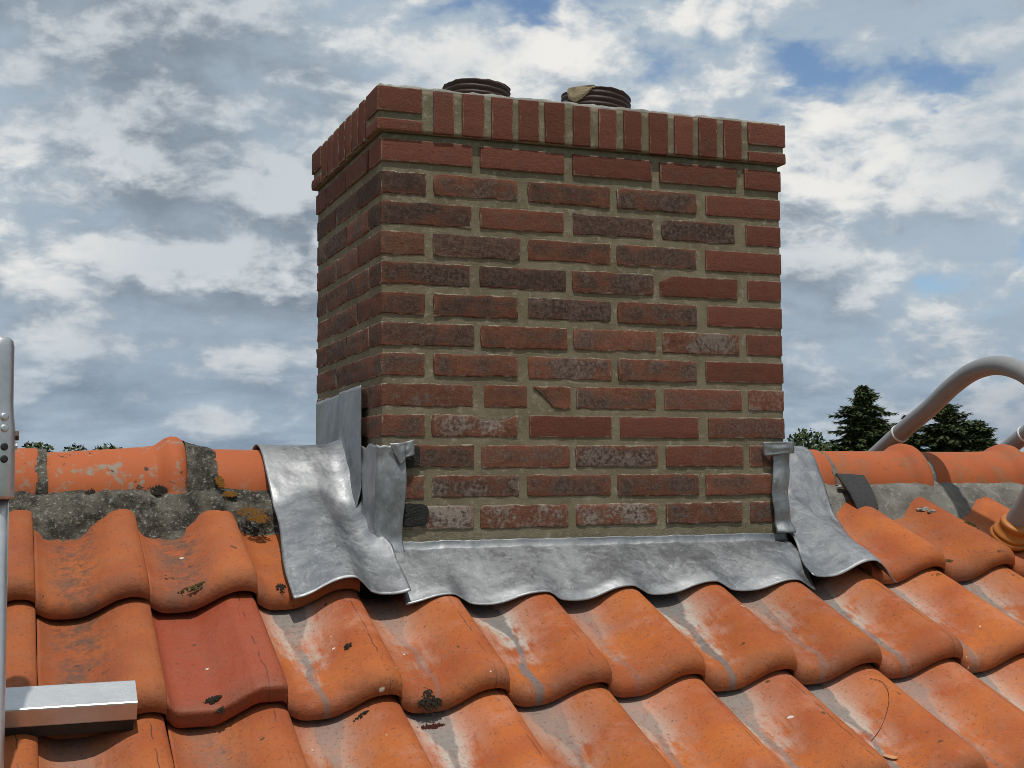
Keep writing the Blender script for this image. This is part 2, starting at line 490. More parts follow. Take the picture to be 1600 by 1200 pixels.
house = empty('house', (0, 0, G))
house['label'] = 'house with an orange clay pantile roof and ridge around the brick chimney'
house['category'] = 'house'

# walls and deck (the roof's hidden body)
hx0, hx1 = -6.0, 6.0
ye = -4.0; yb = 2 * YR - ye
def lz(y):  return plane_z(y) - .075 if y <= YR else plane_z(2 * YR - y) - .075
def rel(o):
    o.matrix_parent_inverse = house.matrix_world.inverted()
    return o
bpy.context.view_layer.update()
vs = []
for x in (hx0, hx1):
    vs += [(x, ye, lz(ye)), (x, YR, lz(YR)), (x, yb, lz(yb)), (x, yb, lz(yb) - .06), (x, YR, lz(YR) - .06), (x, ye, lz(ye) - .06)]
fs = [(i, (i + 1) % 6, (i + 1) % 6 + 6, i + 6)[::-1] for i in range(6)] + [tuple(range(6)), tuple(range(11, 5, -1))]
rel(mesh_obj('roof_deck', vs, fs, DECK, house))
wy0, wy1 = ye + .35, yb - .35
vs = []
for x in (hx0 + .1, hx1 - .1):
    vs += [(x, wy0, G), (x, wy0, lz(wy0) - .1), (x, YR, lz(YR) - .1), (x, wy1, lz(wy1) - .1), (x, wy1, G)]
fs = [(i, (i + 1) % 5, (i + 1) % 5 + 5, i + 5) for i in range(5)] + [tuple(range(4, -1, -1)), tuple(range(5, 10))]
rel(mesh_obj('wall', vs, fs, WALLM, house))

# ---- tiles
def tile_mesh(name, tab, seed, sharp=False):
    us = sorted(set([a for a, _ in tab] + [i / 22 for i in range(23)])) if not sharp else sorted(set([a for a, _ in tab] + [i / 14 for i in range(15)]))
    L = GA + .055
    nose = [(.055, .004), (.012, .0035), (.0040, .0004), (.0012, .0006), (.0003, .0022), (.0010, .0036), (.0000, .0055), (.0010, .0130), (.0035, .0205), (.0080, .0265), (.0145, .0307), (.028, .0345)]
    if sharp:
        nose = [(.055, .002), (.006, .001), (.001, .0), (0, .002), (-.001, .012), (-.0005, .0262), (.001, .0308), (.004, .0330), (.012, .0344), (.028, .0348)]
    rows = [(L, -.030)] + nose
    n_top = 9
    for i in range(1, n_top + 1):
        s = .028 + (L - .028) * i / n_top
        rows.append((s, .0345 - .0450 * (s - .028) / (GA - .028)))
    nu = len(us); vs = []
    for k, (s, dz) in enumerate(rows):
        for u in us:
            h = interp(tab, u) * 1.06 - .036
            wv = .0011 * nz(u * 2 + seed * 3, s * 6, seed, 1.0) + .0006 * nz(u * 9, s * 25, seed + 5, 1.0)
            vs.append(((u * TW * .995 + .0009 * nz(s * 9, seed, u, 1.)), s + .0016 * nz(u * 3, seed * 7, 0, 1.) * (1 if k < 12 else 0), h + dz + wv))
    fs = grid_faces(nu, len(rows))
    nr = len(rows)
    for k in range(nr - 1): pass
    fs.append(tuple(k * nu for k in range(nr)))
    fs.append(tuple(k * nu + nu - 1 for k in range(nr))[::-1])
    fs.append(tuple((nr - 1) * nu + i for i in range(nu)) + tuple(range(nu - 1, -1, -1)))
    me = bpy.data.meshes.new(name)
    me.from_pydata(vs, [], fs); me.update()
    flags = [True] * len(me.polygons)
    for q in (-1, -2, -3): flags[q] = False
    me.polygons.foreach_set('use_smooth', flags)
    me.materials.append(TILE)
    return me
T_VAR = [tile_mesh('roof_tile', PROF, i) for i in range(4)]
T_NEW = tile_mesh('roof_tile_new', PROF_NEW, 9, True)
rt = random.Random(3)
# row n: 0 = row A under the ridge, 1 = B, ...
STAIN = {}
for k in range(-9, 17):
    for n in range(0, 5):
        if n == 0 and 3 <= k <= 8: continue                 # behind the apron, cut away for the chimney
        if n == 0 and k == 2: pass
        y = YB + GC * (1 - n)
        x = X0 + (k - 1) * TW
        me = T_NEW if (n == 1 and k == 1) else T_VAR[rt.randrange(4)]
        o = bpy.data.objects.new('roof_tile', me)
        COL.objects.link(o)
        sl_ = rt.uniform(-.005, .005)
        o.location = Vector((x + rt.uniform(-.001, .001), y + sl_ * CP, plane_z(y) + sl_ * SP)) - Vector((0, 0, G))
        o.rotation_euler = (PH + rt.uniform(-.004, .004), rt.uniform(-.007, .007), rt.uniform(-.008, .008))
        o.parent = house
        st = 0.0; di = .15
        if n >= 1 and k >= 2: st = rt.uniform(.75, 1.0)
        if n >= 1 and k >= 9: st = rt.uniform(.55, .9)
        if n == 0 and k >= 8: st = .12
        if k <= 1: di = rt.uniform(.75, 1.0)
        if n >= 2 and k <= 1: di = .45; st = .25
        nw = 1.0 if me is T_NEW else 0.0
        if nw: di = .12
        o.color = (st, di, nw, 1)
        if nw: o['label'] = 'newer smooth red tile with a flat pan and square nose'
# back slope: two plain courses
for k in range(-9, 17):
    for n in (0, 1):
        y = YB + GC * (1 - n)
        o = bpy.data.objects.new('roof_tile', T_VAR[k % 4])
        COL.objects.link(o)
        o.location = (X0 + k * TW, 2 * YR - y, plane_z(y) - G)
        o.rotation_euler = (PH, 0, math.pi)
        o.parent = house
        if n == 0 and 3 <= k <= 7: o.location.z -= .3; o.hide_render = False
        o.color = (0, .3, 0, 1)
        if n == 0 and 2 <= k <= 8:
            bpy.data.objects.remove(o)

# ---- ridge tiles
RC = -.752
def ridge_tile(x0, x1, r0, r1, bump=True, dirt=0.0, band=0.0, tilt=0.0):
    n = 26; L = x1 - x0
    if bump:
        st = [(0, r0), (.004, r0 + .0008), (L * .5, (r0 + r1) / 2), (L - .072, r1), (L - .062, r1 + .002), (L - .053, r1 + .0085), (L - .042, r1 + .0165), (L - .029, r1 + .0205),
              (L - .016, r1 + .0185), (L - .006, r1 + .0120), (L, r1 + .002)]
    else:
        st = [(0, r0), (.004, r0 + .0008), (L * .33, r0 + (r1 - r0) * .33), (L * .66, r0 + (r1 - r0) * .66), (L - .004, r1), (L, r1 - .002)]
    prof_ = [(a, r, 0) for a, r in st] + [(L - .001, r1 - .014, 1), (L * .5, (r0 + r1) / 2 - .016, 1), (.001, r0 - .015, 1)]
    vs = []
    for (a, r, inner) in prof_:
        for i in range(n):
            an = math.pi * (-.03 + 1.06 * i / (n - 1))
            rr = r + .0012 * nz(a * 9 + x0 * 5, an * 2, 1, 1.)
            vs.append(Vector((x0 + a, YR - rr * math.cos(an), RC + rr * math.sin(an) + tilt * (a - L / 2))))
    np_ = len(prof_)
    fs = grid_faces(n, np_)
    fs += [(i, i + 1, (np_ - 1) * n + i + 1, (np_ - 1) * n + i)[::-1] for i in range(n - 1)]
    fs.append(tuple(k * n for k in range(np_))[::-1]); fs.append(tuple(k * n + n - 1 for k in range(np_)))
    c = Vector((x0, YR, RC))
    o = mesh_obj('ridge_tile', [v - c for v in vs], fs, RIDGE, house, True)
    o.location = c - Vector((0, 0, G))
    o.color = (band, dirt, 0, 1)
    return o
ridge_tile(-1.33, -.99, .099, .099, True, .8)
ridge_tile(-1.005, -.672, .100, .101, False, .8)
ridge_tile(-.664, -.368, .0975, .102, True, 1.25, tilt=.045)
ridge_tile(-.318, .0, .098, .099, False, .25)
ridge_tile(.97, 1.262, .099, .101, False, .2)
ridge_tile(1.268, 1.566, .096, .097, True, .25, .7)
ridge_tile(1.577, 1.905, .094, .096, True, .25, .7)
ridge_tile(1.916, 2.255, .095, .096, True, .25, .5)
ridge_tile(2.266, 2.62, .095, .096, True, .25, .5)

# ---- bedding mortar along the ridge
def bedding(x0, x1, mat, amp, front, seed, name='ridge_mortar'):
    nx = int((x1 - x0) / .006)
    prof_ = [(.30, -.735), (.245, -.738), (.213, -.742), (.195, -.750), (.178, -.768), (.162, -.792), (.148, -.818), (.132, -.846), (.115, -.875)]
    fine_ = []
    for (a, b), (c, d) in zip(prof_, prof_[1:]):
        for q in range(3): fine_.append((a + (c - a) * q / 3, b + (d - b) * q / 3))
    fine_.append(prof_[-1])
    vs = []
    for (y, z) in fine_:
        for i in range(nx + 1):
            x = x0 + (x1 - x0) * i / nx
            d = amp * (nz(x, y * 1.5, z + seed, 14) * .9 + nz(x, y, z + seed, 38) * .55 + nz(x, y, z + seed, 90) * .35)
            d += front * sstep(.2, .14, y) if False else 0
            ws = sstep(.25, .19, y) if False else (1 if y < .25 else 0)
            vs.append(Vector((x, y - d * ws - front * (1 if y < .2 else 0), z + d * .4 * ws)))
    o = mesh_obj(name, vs, grid_faces(nx + 1, len(fine_), flip=True), mat, house, True)
    return rel(o)
bedding(-1.4, -.02, BEDM_OLD, .015, .012, 1)
bedding(.98, 2.7, BEDM, .0090, .0, 4)

# mortar fillet round the ridge beside the left socket
def fillet(x0, x1, r0, r1, mat, seed):
    n = 40; m = 14; vs = []
    for j in range(m + 1):
        x = x0 + (x1 - x0) * j / m
        r = r0 + (r1 - r0) * (j / m) ** .8
        for i in range(n):
            an = math.pi * i / (n - 1)
            d = .004 * nz(x, an * .1, seed, 40) + .003 * nz(x, an * .1, seed, 110)
            vs.append((x + .006 * nz(an, seed, 0, 2.), YR - (r + d) * math.cos(an) - .002, RC + (r + d) * math.sin(an)))
    return rel(mesh_obj('mortar_fillet', vs, grid_faces(n, m + 1, flip=True), mat, house, True))
fillet(-.372, -.305, .118, .0985, BEDM_OLD, 3)
fillet(-.678, -.655, .0985, .0995, BEDM_OLD, 8)
fillet(1.560, 1.583, .0975, .0950, BEDM, 5)
fillet(1.255, 1.272, .0985, .0968, BEDM, 6)

# ------------------------------------------------------------------ chimney
W_, D_ = .98, .627
CH = .065
chim = empty('chimney', (0, 0, -1.1))
tag(chim, 'square red and purple brick chimney with a projecting soldier-brick collar on the ridge', 'chimney')
bpy.context.view_layer.update()
CINV = chim.matrix_world.inverted()
def crel(o):
    o.parent = chim; o.matrix_parent_inverse = CINV
    return o

def brick_geo(L, Dp, H, irr, seed, r=.0035, chip=None, rc=.0):
    def ax(n, l):
        base = [0, r * .45, r * 1.15]
        mid = [r * 1.6 + (l - 3.2 * r) * i / n for i in range(1, n)]
        return base + mid + [l - r * 1.15, l - r * .45, l]
    xs = ax(max(2, int(L / .012)), L); ys = ax(max(2, int(Dp / .03)), Dp); zs = ax(3, H)
    nx, ny, nzz = len(xs), len(ys), len(zs)
    idx = {}; vs = []; fs = []
    def vert(i, j, k):
        key = (i, j, k)
        if key in idx: return idx[key]
        p = Vector((xs[i], ys[j], zs[k]))
        c = Vector((min(max(p.x, r), L - r), min(max(p.y, r), Dp - r), min(max(p.z, r), H - r)))
        d = p - c
        if d.length > r: p = c + d.normalized() * r
        sd = seed * 3.7
        if rc > 0:                                  # worn corners, uneven from one to the next
            rr = rc * (1 + .8 * nz(sd, (p.x > L / 2) * 3.1, (p.z > H / 2) * 5.3, 1.))
            qx = max(0, rr - min(p.x, L - p.x)); qz = max(0, rr - min(p.z, H - p.z)); hq = math.hypot(qx, qz)
            if qx > 0 and qz > 0 and hq > rr:
                f_ = rr / hq
                p.x += (qx - qx * f_) * (1 if p.x < L / 2 else -1); p.z += (qz - qz * f_) * (1 if p.z < H / 2 else -1)
        # wavy arrises
        ez = 1 if (k <= 2 or k >= nzz - 3) else .35
        ex = 1 if (i <= 2 or i >= nx - 3) else .35
        ey = 1 if (j <= 2 or j >= ny - 3) else .35
        p = p + Vector((irr * ex * (nz(p.z, p.y, sd, 60) + .5 * nz(p.z, p.y, sd + 3, 170)),
                        irr * .45 * ey * nz(p.x, p.z, sd + 9, 30),
                        irr * ez * (nz(p.x, p.y * .6, sd + 20 + (k > 3) * 5, 24) * .8 + .8 * nz(p.x, p.y * .6, sd + 31 + (k > 3) * 7, 85))))
        if chip is not None: p = chip(p, L, Dp, H)
        idx[key] = len(vs); vs.append(p)
        return idx[key]
    def face(f, n1, n2, rev):
        for a in range(n1 - 1):
            for b in range(n2 - 1):
                q = (f(a, b), f(a + 1, b), f(a + 1, b + 1), f(a, b + 1))
                fs.append(q[::-1] if rev else q)
    face(lambda a, b: vert(a, 0, b), nx, nzz, False)
    face(lambda a, b: vert(a, ny - 1, b), nx, nzz, True)
    face(lambda a, b: vert(0, a, b), ny, nzz, True)
    face(lambda a, b: vert(nx - 1, a, b), ny, nzz, False)
    face(lambda a, b: vert(a, b, 0), nx, ny, True)
    face(lambda a, b: vert(a, b, nzz - 1), nx, ny, False)
    return vs, fs

NB = [0]
def brick(x0, x1, y0, y1, z0, z1, dark=.5, smooth=0., bloom=0., irr=None, chip=None, name='brick', r=None):
    NB[0] += 1
    if irr is None: irr = .0022 * (1 - smooth) + .0009
    vs, fs = brick_geo(x1 - x0, y1 - y0, z1 - z0, irr, NB[0], r or (.0030 - .0010 * smooth), chip, .0075 * (1 - smooth) if (x0 > .02 and x1 < W_ - .02) else 0)
    c = Vector(((x0 + x1) / 2, (y0 + y1) / 2, (z0 + z1) / 2)); o0 = Vector((x0, y0, z0))
    o = mesh_obj(name, [v + o0 - c for v in vs], fs, BRICK, None, True)
    o.location = c
    crel(o)
    o.color = (dark, smooth, bloom, x1 - x0)
    return o

COURSES = {
 1: [(0.0, 0.205), (0.223, 0.422), (0.443, 0.641), (0.661, 0.863), (0.884, W_)],
 2: [(0.0, 0.1), (0.116, 0.311), (0.335, 0.535), (0.551, 0.756), (0.780, W_)],
 3: [(0.0, 0.203), (0.222, 0.421), (0.443, 0.644), (0.664, 0.857), (0.886, W_)],
 4: [(0.0, 0.097), (0.114, 0.315), (0.334, 0.536), (0.549, 0.754), (0.777, W_)],
 5: [(0.0, 0.199), (0.22, 0.426), (0.44, 0.642), (0.658, 0.861), (0.888, W_)],
 6: [(0.0, 0.096), (0.115, 0.309), (0.333, 0.535), (0.55, 0.753), (0.779, W_)],
 7: [(0.0, 0.208), (0.222, 0.427), (0.441, 0.646), (0.662, 0.864), (0.883, W_)],
 8: [(0.0, 0.096), (0.115, 0.308), (0.332, 0.534), (0.549, 0.75), (0.773, W_)],
 9: [(0.0, 0.205), (0.229, 0.33), (0.337, 0.433), (0.447, 0.645), (0.665, 0.868), (0.884, W_)],
 10: [(0.0, 0.096), (0.11, 0.307), (0.334, 0.534), (0.553, 0.752), (0.777, W_)],
 11: [(0.0, 0.206), (0.222, 0.43), (0.444, 0.648), (0.667, 0.868), (0.884, W_)],
 12: [(0.0, 0.094), (0.11, 0.31), (0.327, 0.529), (0.545, 0.751), (0.768, W_)],
 13: [(0.0, 0.204), (0.219, 0.426), (0.443, 0.644), (0.665, 0.862), (0.883, W_)],
 14: [(0.0, 0.1), (0.116, 0.311), (0.335, 0.535), (0.551, 0.756), (0.780, W_)],
 15: [(0.0, 0.205), (0.223, 0.422), (0.443, 0.641), (0.661, 0.863), (0.884, W_)],
}
# (dark burn, smooth, lime bloom) brick by brick
LOOK = {
 1: [(.1, 1, 0), (.1, 1, 0), (.15, 1, 0), (.15, 1, 0), (.2, 1, 0)],
 2: [(.75, .1, 0), (.7, 0, .1), (.55, 0, 0), (.6, 0, .1), (.2, 1, 0)],
 3: [(.8, 0, 0), (.45, .3, 0), (1, .1, 0), (.95, 0, .2), (.2, 1, 0)],
 4: [(.05, 0, .1), (1, .15, 0), (.45, .1, 0), (.8, 0, 0), (.25, 1, 0)],
 5: [(.8, 0, .1), (.7, 0, 0), (.75, 0, .1), (.15, .9, 0), (.2, 1, 0)],
 6: [(.65, .2, 0), (.75, 0, 0), (.8, 0, .1), (.55, 0, .15), (.2, 1, 0)],
 7: [(.85, .2, 0), (.55, 0, 0), (.4, 0, .1), (.45, 0, .5), (.25, 1, 0)],
 8: [(.55, 0, .1), (.35, 0, .1), (.6, 0, .2), (.5, 0, .15), (.25, 1, 0)],
 9: [(.5, .1, .35), (.35, 0, 0), (.5, 0, 0), (.45, 0, .1), (.45, .7, .1), (.3, .8, .45)],
 10: [(.55, .2, .1), (.45, 0, .7), (.1, 1, 0), (.15, 1, 0), (.6, .6, .15)],
 11: [(.55, .1, .1), (.55, .2, .1), (.75, 0, .45), (.35, .7, .1), (.6, .4, 0)],
 12: [(.3, .2, .2), (.7, 0, .5), (.55, 0, .1), (.45, .1, .1), (.35, .3, 0)],
 13: [(.6, 0, .8), (.45, 0, .8), (.5, 0, .7), (.45, .1, .25), (.5, .1, .1)],
}
rb = random.Random(11)
SIDE_E = [(0, .203), (.214, .411), (.423, D_)]
SIDE_O = [(0, .097), (.108, .306), (.318, .514), (.526, D_)]
BH = .0488
def wedge(p, L, Dp, H):                       # the broken brick: lower left corner gone
    x_lim = L * .60 * (1 - p.z / H) ** .85 if p.z < H else 0
    q = Vector(p)
    q.x = x_lim + (p.x / L) * (L - x_lim) + .003 * nz(p.z, p.y, 2, 120)
    return q
def chip_tr(p, L, Dp, H):
    if p.x < .035: p.z = min(p.z, H - .016 * (1 - p.x / .035))
    return p
def chip_top(p, L, Dp, H):
    if .45 * L < p.x < .95 * L and p.z > H * .55: p.z -= .012 * sstep(.45 * L, .62 * L, p.x) * sstep(.97 * L, .85 * L, p.x)
    return p
for n in range(1, 14):
    zt = -(n - 1) * CH + (.004 if n == 1 else 0)
    odd = n % 2 == 1
    look = LOOK.get(n) or [(rb.uniform(.4, .8), .1, .4)] * 6
    fr = COURSES[n]
    prd = .003 if n == 1 else 0.0
    side = SIDE_O if odd else SIDE_E
    for i, (a, c) in enumerate(fr):
        dk, sm, bl = look[min(i, len(look) - 1)]
        h = BH + rb.uniform(-.0015, .0015) * (1 - sm)
        dpt = .098
        x0, x1 = a, c
        yf = rb.uniform(-.0016, .0012) * (1 - .6 * sm) - prd
        if i == 0:
            dpt = side[0][1]; x0 = -prd + rb.uniform(-.001, .001)
            if odd is False: x1 = c
        if i == len(fr) - 1:
            dpt = side[0][1]; x1 = W_ + prd + rb.uniform(-.0015, .0015)
        chip = wedge if (n == 9 and i == 2) else chip_tr if (n == 5 and i == 3) else chip_top if (n == 10 and i == 1) else None
        o = brick(x0, x1, yf, dpt, zt - h, zt, dk, sm, bl, chip=chip)
        if n == 9 and i == 2:
            o['label'] = 'broken brick with its lower corner missing'
            o.data.polygons.foreach_set('use_smooth', [False] * len(o.data.polygons))
    for sidex in (0, 1):
        for j, (a, c) in enumerate(side):
            if j == 0: continue
            if n == 1: sm, dk = 1, .2
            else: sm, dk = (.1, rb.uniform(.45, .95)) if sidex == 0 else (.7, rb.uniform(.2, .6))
            t_ = rb.uniform(-.0012, .0012)
            c2 = c + (prd if j == len(side) - 1 else 0)
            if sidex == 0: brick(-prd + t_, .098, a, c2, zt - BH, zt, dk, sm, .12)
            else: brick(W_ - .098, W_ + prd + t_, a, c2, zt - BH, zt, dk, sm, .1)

# collar of soldier bricks
PO = .012; CZ0, CZ1 = .020, .1135
def collar_brick(*a, **k):
    return brick(*a, dark=rb.uniform(.05, .25), smooth=1, bloom=0, irr=.0014, **k)
SOLD = [(0.114, 0.16), (0.179, 0.23), (0.247, 0.297), (0.311, 0.359), (0.373, 0.421), (0.441, 0.484), (0.504, 0.549), (0.567, 0.612), (0.631, 0.679), (0.696, 0.744), (0.759, 0.807), (0.825, 0.873)]
for a, c in SOLD:
    collar_brick(a, c, -PO + rb.uniform(-.001, .001), .08, CZ0 + rb.uniform(-.002, .002), CZ1 + rb.uniform(-.002, .001))
for (xa, xb) in ((-PO, .088), (.891, W_ + PO)):
    for (ya, yb_) in ((-PO, .085), (D_ - .085, D_ + PO)):
        collar_brick(xa, xb, ya, yb_, .061, CZ1 + .001)
        collar_brick(xa, xb, ya, yb_, CZ0, .0445)
for i in range(7):
    ya = .103 + i * .0625
    collar_brick(-PO + rb.uniform(-.001, .001), .08, ya, ya + .046, CZ0 + rb.uniform(-.002, .002), CZ1 + rb.uniform(-.002, .001))
    collar_brick(.9, W_ + PO, ya, ya + .046, CZ0, CZ1)

# mortar core (joints recessed behind the brick faces)
def rough_box(name, x0, x1, y0, y1, z0, z1, mat, amp, res, freq=40, top_amp=0.0):
    nx = max(2, int((x1 - x0) / res)); ny = max(2, int((y1 - y0) / res)); nz_ = max(2, int((z1 - z0) / res))
    vs = []; fs = []; idx = {}
    def vert(i, j, k):
        if (i, j, k) in idx: return idx[(i, j, k)]
        p = Vector((x0 + (x1 - x0) * i / nx, y0 + (y1 - y0) * j / ny, z0 + (z1 - z0) * k / nz_))
        d = mn.noise_vector(p * freq) * amp + mn.noise_vector(p * freq * 2.7) * amp * .5
        if top_amp and k == nz_:
            p.z += top_amp * (nz(p.x, p.y, 3, 25) + .6 * nz(p.x, p.y, 5, 70))
        idx[(i, j, k)] = len(vs); vs.append(p + d)
        return idx[(i, j, k)]
    def face(f, a_, b_, rev):
        for a in range(a_):
            for b in range(b_):
                q = (f(a, b), f(a + 1, b), f(a + 1, b + 1), f(a, b + 1))
                fs.append(q[::-1] if rev else q)
    face(lambda a, b: vert(a, 0, b), nx, nz_, False); face(lambda a, b: vert(a, ny, b), nx, nz_, True)
    face(lambda a, b: vert(0, a, b), ny, nz_, True); face(lambda a, b: vert(nx, a, b), ny, nz_, False)
    face(lambda a, b: vert(a, b, 0), nx, ny, True); face(lambda a, b: vert(a, b, nz_), nx, ny, False)
    return crel(mesh_obj(name, vs, fs, mat, None, True))
rough_box('mortar', .0026, W_ - .0026, .0026, D_ - .0026, -1.12, .019, MORTAR, .0010, .0085)
rough_box('collar_mortar', -PO + .0055, W_ + PO - .0055, -PO + .0055, D_ + PO - .0055, .0185, .112, MORTAR, .001, .0085)
rough_box('cap_mortar', -.002, W_ + .003, .0, D_ + .002, .110, .1215, CAPM, .0024, .011, 30, .0045)

# bitumen patches beside the left flashing
def blob_patch(name, pts, y, thick, mat, parent_fn, amp=.002, seed=0):
    """an irregular raised patch on the front face: outline pts (x,z)"""
    n = len(pts); cx = sum(p_[0] for p_ in pts) / n; cz = sum(p_[1] for p_ in pts) / n
    vs = []; rings = [(1, .002), (1, -thick * .7), (.9, -thick), (.6, -thick * 1.05), (.3, -thick)]
    for s, dy in rings:
        for i, (x, z) in enumerate(pts):
            e = mn.noise_vector(Vector((x * 60, z * 60, seed + s * 3))) * amp
            vs.append(Vector((cx + (x - cx) * s + e.x, y + dy + e.y * .5, cz + (z - cz) * s + e.z)))
    vs.append(Vector((cx, y - thick, cz)))
    fs = grid_faces(n, len(rings), True)
    last = (len(rings) - 1) * n
    fs += [(last + i, last + (i + 1) % n, len(vs) - 1) for i in range(n)]
    return parent_fn(mesh_obj(name, vs, fs, mat, None, False))
def outline(x0, x1, z0, z1, n=28, pw=3.5):
    out = []
    for i in range(n):
        a = 2 * math.pi * i / n
        c_, s_ = math.cos(a), math.sin(a)
        out.append(((x0 + x1) / 2 + (x1 - x0) / 2 * math.copysign(abs(c_) ** (2 / pw), c_), (z0 + z1) / 2 + (z1 - z0) / 2 * math.copysign(abs(s_) ** (2 / pw), s_)))
    return out
blob_patch('tar_patch', outline(.02, .102, -.822, -.774), -.002, .004, TAR, crel, .004, 1)
blob_patch('tar_patch', outline(.03, .083, -.699, -.652, pw=5), -.002, .003, TAR, crel, .003, 5)

# ------------------------------------------------------------------ flue liners
def flue(name, x, y, r, z0, z1, label, tilt, patch=False):
    e = empty(name, (x, y, z0))
    e.rotation_euler = tilt
    tag(e, label, 'flue pipe', 'flue pipe ends on the chimney')
    n = 64; H = z1 - z0; m = 60; vs = []
    for j in range(m + 1):
        t = j / m
        for i in range(n):
            a = 2 * math.pi * i / n
            ph = (t * H / .0135) + .35 * math.sin(a + .8) * t + a / (2 * math.pi)
            rib = abs(math.sin(math.pi * ph)) ** .8
            rr = r - .006 + .0062 * rib + .0015 * nz(a, t * 3, x, 2.)
            zz = z0 * 0 + H * t + (.004 * nz(math.cos(a) * 2, math.sin(a) * 2, x * 9, 1.) + .0025 * nz(math.cos(a) * 9, math.sin(a) * 9, x, 1.)) * (t ** 4)
            vs.append((rr * math.cos(a), rr * math.sin(a), zz))
    for t in (1.0, 0.0):
        for i in range(n):
            a = 2 * math.pi * i / n
            vs.append(((r - .013) * math.cos(a), (r - .013) * math.sin(a), H * t))
    mesh_obj('ribbed_wall', vs, grid_faces(n, m + 3, True), FLUE, e, True)
    vb, fb = lathe([(r + .035, -.004), (r + .030, .004), (r + .012, .009), (r - .002, .011)], 40)
    vb = [v + mn.noise_vector(v * 40) * .003 for v in vb]
    mesh_obj('mortar_collar', vb, fb, CAPM, e, True)
    if patch:
        vs = []; nn = 14
        for j in range(6):
            for i in range(nn):
                a = math.radians(192 + 52 * i / (nn - 1)); t = j / 5
                lo = H - .030 * math.sin(math.pi * min(1, (i + 2.0) / nn)) - .004
                z = lo + (H + .003 - lo) * t
                rr = r + .0035 + .003 * nz(a * 4, t * 3, 1, 1.) - (.004 if j in (0,) or i in (0, nn - 1) else 0)
                vs.append((rr * math.cos(a), rr * math.sin(a), z + .003 * nz(a * 9, t, 4, 1.)))
        mesh_obj('sealant_patch', vs, grid_faces(nn, 6), BEIGE, e, True)
    return e
flue('flue_pipe', .322, .31, .0835, .116, .228, 'dark brown ribbed flue pipe end, the left of the two on the chimney', (0, R_(1), 0))
flue('flue_pipe', .640, .31, .0885, .116, .238, 'dark brown ribbed flue pipe end with a beige sealant patch, the right one', (0, R_(2), 0), True)

# ------------------------------------------------------------------ lead flashing
flash = empty('lead_flashing', (0, 0, -.95))
tag(flash, 'grey sheet lead flashing dressed around the chimney foot and over the ridge', 'flashing')
bpy.context.view_layer.update()
FINV = flash.matrix_world.inverted()
def lead_sheet(name, grid, thick=.0019, dent=.0016, seed=0):
    """grid: rows of Vectors -> sheet with thickness"""
    nv = len(grid); nu = len(grid[0]); vs = []
    for j, row in enumerate(grid):
        for i, p in enumerate(row):
            a = grid[min(j + 1, nv - 1)][i] - grid[max(j - 1, 0)][i]
            b_ = row[min(i + 1, nu - 1)] - row[max(i - 1, 0)]
            nrm = a.cross(b_)
            nrm = nrm.normalized() if nrm.length > 1e-9 else Vector((0, -1, 0))
            d = dent * (nz(p.x + seed, p.y, p.z, 11) * 1.4 + nz(p.x + seed, p.y, p.z, 27) * .55 + .12 * nz(p.x, p.y + seed, p.z, 70))
            edge = min(1, min(i, nu - 1 - i, j, nv - 1 - j) / 3 + .35)
            vs.append(p + nrm * d * edge)
    fs = grid_faces(nu, nv)
    o = mesh_obj(name, vs, fs, LEAD, None, True)
    o.data.transform(FINV)
    o.parent = flash
    so_ = o.modifiers.new('thickness', 'SOLIDIFY'); so_.thickness = thick; so_.offset = 0
    return o

def wave(x):
    """height of the tile corrugation at x, relative to the lattice plane, smoothed"""
    acc = 0
    for q in (-.012, -.006, 0, .006, .012):
        u = ((x + q - X0) / TW) % 1.0
        acc += prof(u)
    return acc / 5 - .034
def cover(x, y, amp=1.0):
    """surface the lead lies on: ridge tile, bedding, first tile course (y falls towards the camera)"""
    if y > YR: return cover(x, 2 * YR - y, amp)
    yy = y
    a = RC + math.sqrt(max(0, .1 ** 2 - (yy - YR) ** 2)) if abs(yy - YR) < .1 else -9
    m_ = -.742 - (0.196 - yy) * 1.5 if yy < .212 else -9
    s = (yy - (YB + GC)) / CP
    t_ = plane_z(yy) + (wave(x) * amp - .008 * (1 - amp)) / CP + .0330 - .0440 * max(-.02, s) / GA
    return max(a, m_, t_)
_hull = {}
def hull_profile(x, amp):
    """stiff sheet: upper hull of the cover between ridge and eaves edge, in y"""
    key = (round(x, 3), round(amp, 2))
    if key in _hull: return _hull[key]
    ys = [-.20 + .01 * i for i in range(52)]
    pts = []
    for y in ys:
        p_ = (y, cover(x, y, amp))
        while len(pts) >= 2 and (pts[-1][0] - pts[-2][0]) * (p_[1] - pts[-2][1]) - (pts[-1][1] - pts[-2][1]) * (p_[0] - pts[-2][0]) >= 0: pts.pop()
        pts.append(p_)
    _hull[key] = pts
    return pts
def cover_s(x, y, amp=1.0, k=.024, stiff=.5):
    if y > YR: return cover_s(x, 2 * YR - y, amp, k, stiff)
    ws = 0; acc = 0
    for q in range(-3, 4):
        w_ = math.exp(-(q / 1.7) ** 2)
        yy = min(YR, y + q * k / 2.2)
        acc += (interp(hull_profile(x, amp), yy) * stiff + (1 - stiff) * cover(x, yy, amp)) * w_; ws += w_
    return acc / ws
LIFT = .006

def y_path(y_top, y_bot, n):
    return [y_top + (y_bot - y_top) * i / (n - 1) for i in range(n)]

